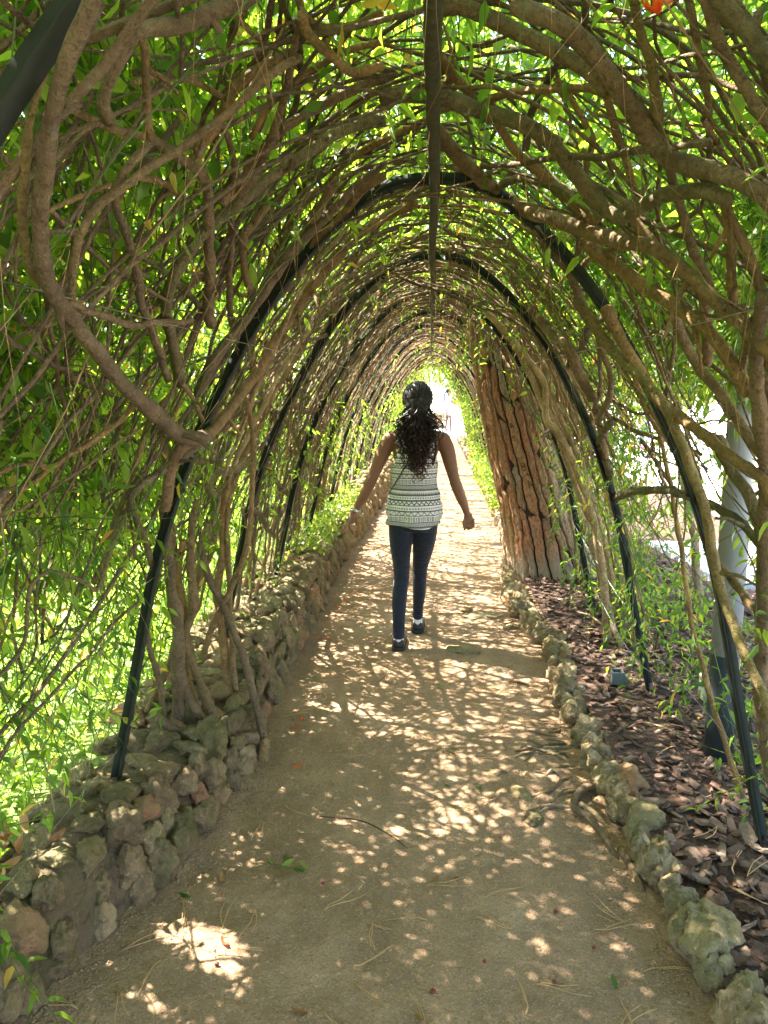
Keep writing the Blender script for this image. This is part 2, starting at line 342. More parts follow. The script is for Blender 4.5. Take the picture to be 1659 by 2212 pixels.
while y<24.6:
    far=y>9; st=R_.uniform(.10,.17)*(1 if not far else 1.3)
    xi=wall_in(y); zt=wall_top(y)
    wdt=xi+1.36
    rows=[(-.002,.045,.10),(-.022,.135,.10),(-.05,.225,.092)]
    for dx,z,s in rows:
        yy=y+R_.uniform(-.05,.05); s2=s*R_.uniform(.65,1.45)
        wl.append((yy,(xi+dx*wdt/.42+R_.uniform(-.012,.012),yy,z*zt/.3+R_.uniform(-.015,.015)),(s2*.62,s2*R_.uniform(.7,1.15),s2*R_.uniform(.6,1.0)),(R_.uniform(-.5,.5),R_.uniform(-.3,.3),R_.uniform(-.4,.4))))
    nt_=3 if wdt<.5 else 4
    for q in range(nt_):
        yy=y+R_.uniform(-.06,.06); s2=R_.uniform(.06,.10); t=(q+.5+R_.uniform(-.2,.2))/nt_
        wl.append((yy,(xi-.09-t*(wdt-.12),yy,zt-.025+R_.uniform(-.02,.012)),(s2*.95,s2*1.1,s2*.5),(R_.uniform(-.3,.3),R_.uniform(-.3,.3),R_.uniform(0,6))))
    y+=st
wl.sort(key=lambda a:a[0])
for j,(yy,loc,sc,rot) in enumerate([a for a in wl if a[0]>.9][:300]): place(wallE,WR[R_.randrange(9)],loc,sc,rot)
bake([(WRl[R_.randrange(6)],loc,sc,rot) for yy,loc,sc,rot in [a for a in wl if a[0]>.9][300:]]+[(WRl[0],l,s,r) for yy,l,s,r in wl if yy<=.9],'far_stone',wallE,M['rock_wall'])
# right edging
def edge_in(y): return float(np.interp(y,[1.2,2.1,2.8,3.5,4.2,4.8,5.3,6.05,7,8,11,25],[.80,.73,.69,.67,.67,.74,.66,.59,.70,.80,.87,.90]))
edgeE=empty('stone_edging',(.8,2,0),'row of jagged mossy rocks edging the right of the path in front of the mulch','edging')
BIG=[(.86,1.52,.05,.10,.15,.10),(.83,1.80,.05,.10,.14,.10),(.83,2.12,.075,.105,.19,.13),(.79,2.44,.05,.075,.12,.10),(.79,2.68,.07,.09,.11,.11),(.81,2.94,.08,.105,.15,.13),(.72,3.02,.03,.05,.07,.06),(.76,3.24,.06,.07,.11,.10),(.75,3.48,.07,.075,.12,.10),(.74,3.74,.06,.07,.11,.10),(.74,3.98,.07,.07,.12,.10),(.78,4.25,.06,.07,.12,.09),(.80,4.52,.06,.07,.12,.1),(.82,4.8,.06,.07,.13,.1)]
nb=0; rest=[]
for (x,y_,z,a,b_,c) in BIG:
    place(edgeE,ER[nb%7],(x,y_,z-.015),(a*.92,b_*.95,c*.82),(R_.uniform(-.2,.2),R_.uniform(-.2,.2),R_.uniform(-.5,.5))); nb+=1
y=1.3
while y<25:
    s=R_.uniform(.055,.095); sm=(y<4.7)
    if sm: s*=.72
    for q in range(2 if sm else 2):
        yy=y+R_.uniform(-.04,.04); item=(yy,(edge_in(yy)+(.03 if q else .10)+R_.uniform(-.03,.03)+(.02 if sm else 0),yy,.03+.03*q+R_.uniform(-.02,.02)),(s*.9,s*R_.uniform(1,1.5),s*R_.uniform(.9,1.3)),(R_.uniform(-.4,.4),R_.uniform(-.4,.4),R_.uniform(-.6,.6))); rest.append(item)
    y+=s*1.45
rest.sort(key=lambda a:a[0])
for j,(yy,l,sc,rt) in enumerate(rest):
    if j<220: place(edgeE,ER[7+R_.randrange(2)] if yy<8 else ERl[R_.randrange(5)],l,sc,rt); nb+=1
bake([(ERl[R_.randrange(5)],l,sc,rt) for yy,l,sc,rt in rest[220:]],'far_stone',edgeE,M['rock_edge'])
# embedded path rocks and roots
for j,(x,y_,sx,sy,lab) in enumerate([(.42,5.45,.17,.09,'flat pale rock worn level with the path left of the edging bend'),(.27,5.62,.07,.05,'small embedded path rock left of the larger flat one'),(.22,4.72,.11,.07,'round flat stone set in the path near the walking woman'),(.56,5.2,.09,.06,'low rock half buried at the foot of the edging stones'),(.37,2.95,.08,.05,'knobbly grey rock among the exposed roots'),(.30,3.12,.05,.035,'small grey stone at the left tip of the exposed roots'),(.42,2.78,.06,.045,'rounded stone just below the exposed roots'),(.47,3.18,.07,.04,'long grey stone behind the exposed roots')]):
    o=link('path_rock',ER[j%7].copy()); o.data.materials[0]=M['rock_wall'] if j>3 else M['rock_edge']; o.location=(x,y_,.012); o.scale=(sx,sy,.028); o.rotation_euler=(0,0,j*1.3); tag(o,lab,'rock','rocks bedded in the path')
rt=MB(); rootE=empty('exposed_roots',(.5,3,0),'twisted tree roots breaking the path surface beside the mossy edging rocks','roots')
ROOTS=[[(.70,3.02,.02),(.63,2.96,.03),(.57,2.84,.022),(.62,2.76,.03),(.66,2.62,.02),(.69,2.52,-.02)],[(.60,2.86,.02),(.66,2.80,.015),(.70,2.74,-.01)],[(.70,2.60,.01),(.71,2.46,.015),(.73,2.32,-.02)]]
for i in range(30):
    cyy=R_.choice([3.15,3.3,3.05,3.4,4.15,5.35]); x0=R_.uniform(.58,.68); y_=cyy+R_.gauss(0,.10); a=math.pi+R_.gauss(.15,.5); pts=[]; L_=R_.uniform(.12,.34); n_=6
    for k in range(n_):
        t=k/(n_-1); pts.append((x0+math.cos(a)*L_*t+.015*math.sin(t*7+i),y_+math.sin(a)*L_*t+.02*math.sin(t*5+i*2),-.004+.018*math.sin(math.pi*min(1,t*1.1))*R_.uniform(.3,1.1)))
    ROOTS.append(pts)
for i,pts in enumerate(ROOTS):
    m_=MB(); n_=len(pts); P=np.array([(a_,b_,c_+pathz(a_,b_)-.004) for a_,b_,c_ in pts]); r0=.018 if i<3 else R_.uniform(.005,.012); m_.tube(P,np.linspace(r0,r0*.45,n_),8,.015); m_.obj('root',M['bark_grey'] if i%2 else M['bark'],rootE)
# ---------------------------------------------------------------- mulch chips
def chip_mesh(seed,mat):
    rr=random.Random(seed); bm=bmesh.new(); bmesh.ops.create_cube(bm,size=2)
    bmesh.ops.bevel(bm,geom=bm.edges[:],offset=.28,segments=1,affect='EDGES')
    for v in bm.verts:
        v.co.x*=1.1+rr.uniform(-.35,.35)+.25*(seed%3); v.co.y*=.55+rr.uniform(-.2,.2); v.co.z=v.co.z*(.16+.03*(seed%4))+rr.uniform(-.09,.09)+.1*v.co.x*math.sin(seed)
    me=bpy.data.meshes.new('bark_chip'); bm.to_mesh(me); bm.free(); me.materials.append(mat); return me
CH=[chip_mesh(i,M['chip']) for i in range(10)]
def tri_of(me):
    me.calc_loop_triangles(); f=np.empty(len(me.loop_triangles)*3,int); me.loop_triangles.foreach_get('vertices',f); v=np.empty(len(me.vertices)*3); me.vertices.foreach_get('co',v); return v.reshape(-1,3),f.reshape(-1,3)
chips_=[]
for i in range(9500):
    y_=1.25+7.5*(R_.random()**1.7); x=R_.uniform(max(.84,edge_in(y_)+.14),3.5 if y_<6 else 2.4)
    if x>2.15 and y_>6: continue
    s=R_.uniform(.009,.019)*(1.15 if y_<2.9 else (.75+.08*y_)); lay=R_.random()
    chips_.append((math.hypot(x,y_),(x,y_,mulchz(x,y_)+.004+lay*.016),s*R_.uniform(.8,1.4),(R_.gauss(0,.35),R_.gauss(0,.35),R_.uniform(0,6.3))))
def inview(x,y): 
    return x<y*.56*1.0+.02
chips_.sort(key=lambda c:c[0]-c[2]*20)
near=[c for c in chips_ if inview(c[1][0],c[1][1])][:300]; ns=set(id(c) for c in near)
mE=mulch
for c in near:
    o=bpy.data.objects.new('bark_chip',CH[R_.randrange(10)]); COL.objects.link(o); o.parent=mE; o.location=c[1]; o.scale=(c[2]*1.2,)*3; o.rotation_euler=c[3]
mb=MB(); LF=[]
tv=[tri_of(m_) for m_ in CH]
for c in chips_:
    if id(c) in ns: continue
    v,f=tv[R_.randrange(10)]; Rm=np.array(Matrix.Rotation(c[3][2],3,'Z')@Matrix.Rotation(c[3][1],3,'Y')@Matrix.Rotation(c[3][0],3,'X')); mb.add((v*c[2])@Rm.T+np.array(c[1]),None,f); LF.append(np.full(len(v),R_.random()))
me=npmesh('bark_mulch',np.concatenate(mb.V),np.concatenate(mb.T),M['chip'],False,attr={'lf':np.concatenate(LF)})
tag(link('bark_mulch',me,mE,(0,0,0)),kind='stuff')
# path grit
mb=MB(); ic=np.array([(1,0,0),(-1,0,0),(0,1,0),(0,-1,0),(0,0,1),(0,0,-1)],float); it=np.array([(0,2,4),(2,1,4),(1,3,4),(3,0,4),(2,0,5),(1,2,5),(3,1,5),(0,3,5)])
for i in range(5200):
    y_=1.3+6*R_.random()**1.8; e=R_.random()<.35; x=R_.uniform(wall_in(y_),wall_in(y_)+.25) if e and R_.random()<.5 else (R_.uniform(edge_in(y_)-.3,edge_in(y_)) if e else R_.uniform(wall_in(y_),edge_in(y_)))
    s=abs(R_.gauss(0,.0017))+.0012; mb.add(ic*np.array([s*R_.uniform(.7,1.5),s,s*.7])+np.array([x,y_,pathz(x,y_)+s*.4]),None,it)
for i in range(2600):
    y_=1.3+9*R_.random()**1.7; x=wall_in(y_)+abs(R_.gauss(0,.07))+.01 if R_.random()<.55 else edge_in(y_)-abs(R_.gauss(0,.08)); s=R_.uniform(.004,.011); Rz=np.array(Matrix.Rotation(R_.uniform(0,6),3,'Z')); mb.add((ic*np.array([s,s*.45,s*.2]))@Rz.T+np.array([x,y_,pathz(x,y_)+s*.25]),None,it)
M['grit']=simple('grit',(.27,.19,.12),.9,var=.55,nsc=90)
tag(mb.obj('path_grit',M['grit'],path,smooth=False),kind='stuff').location=(0,0,0)
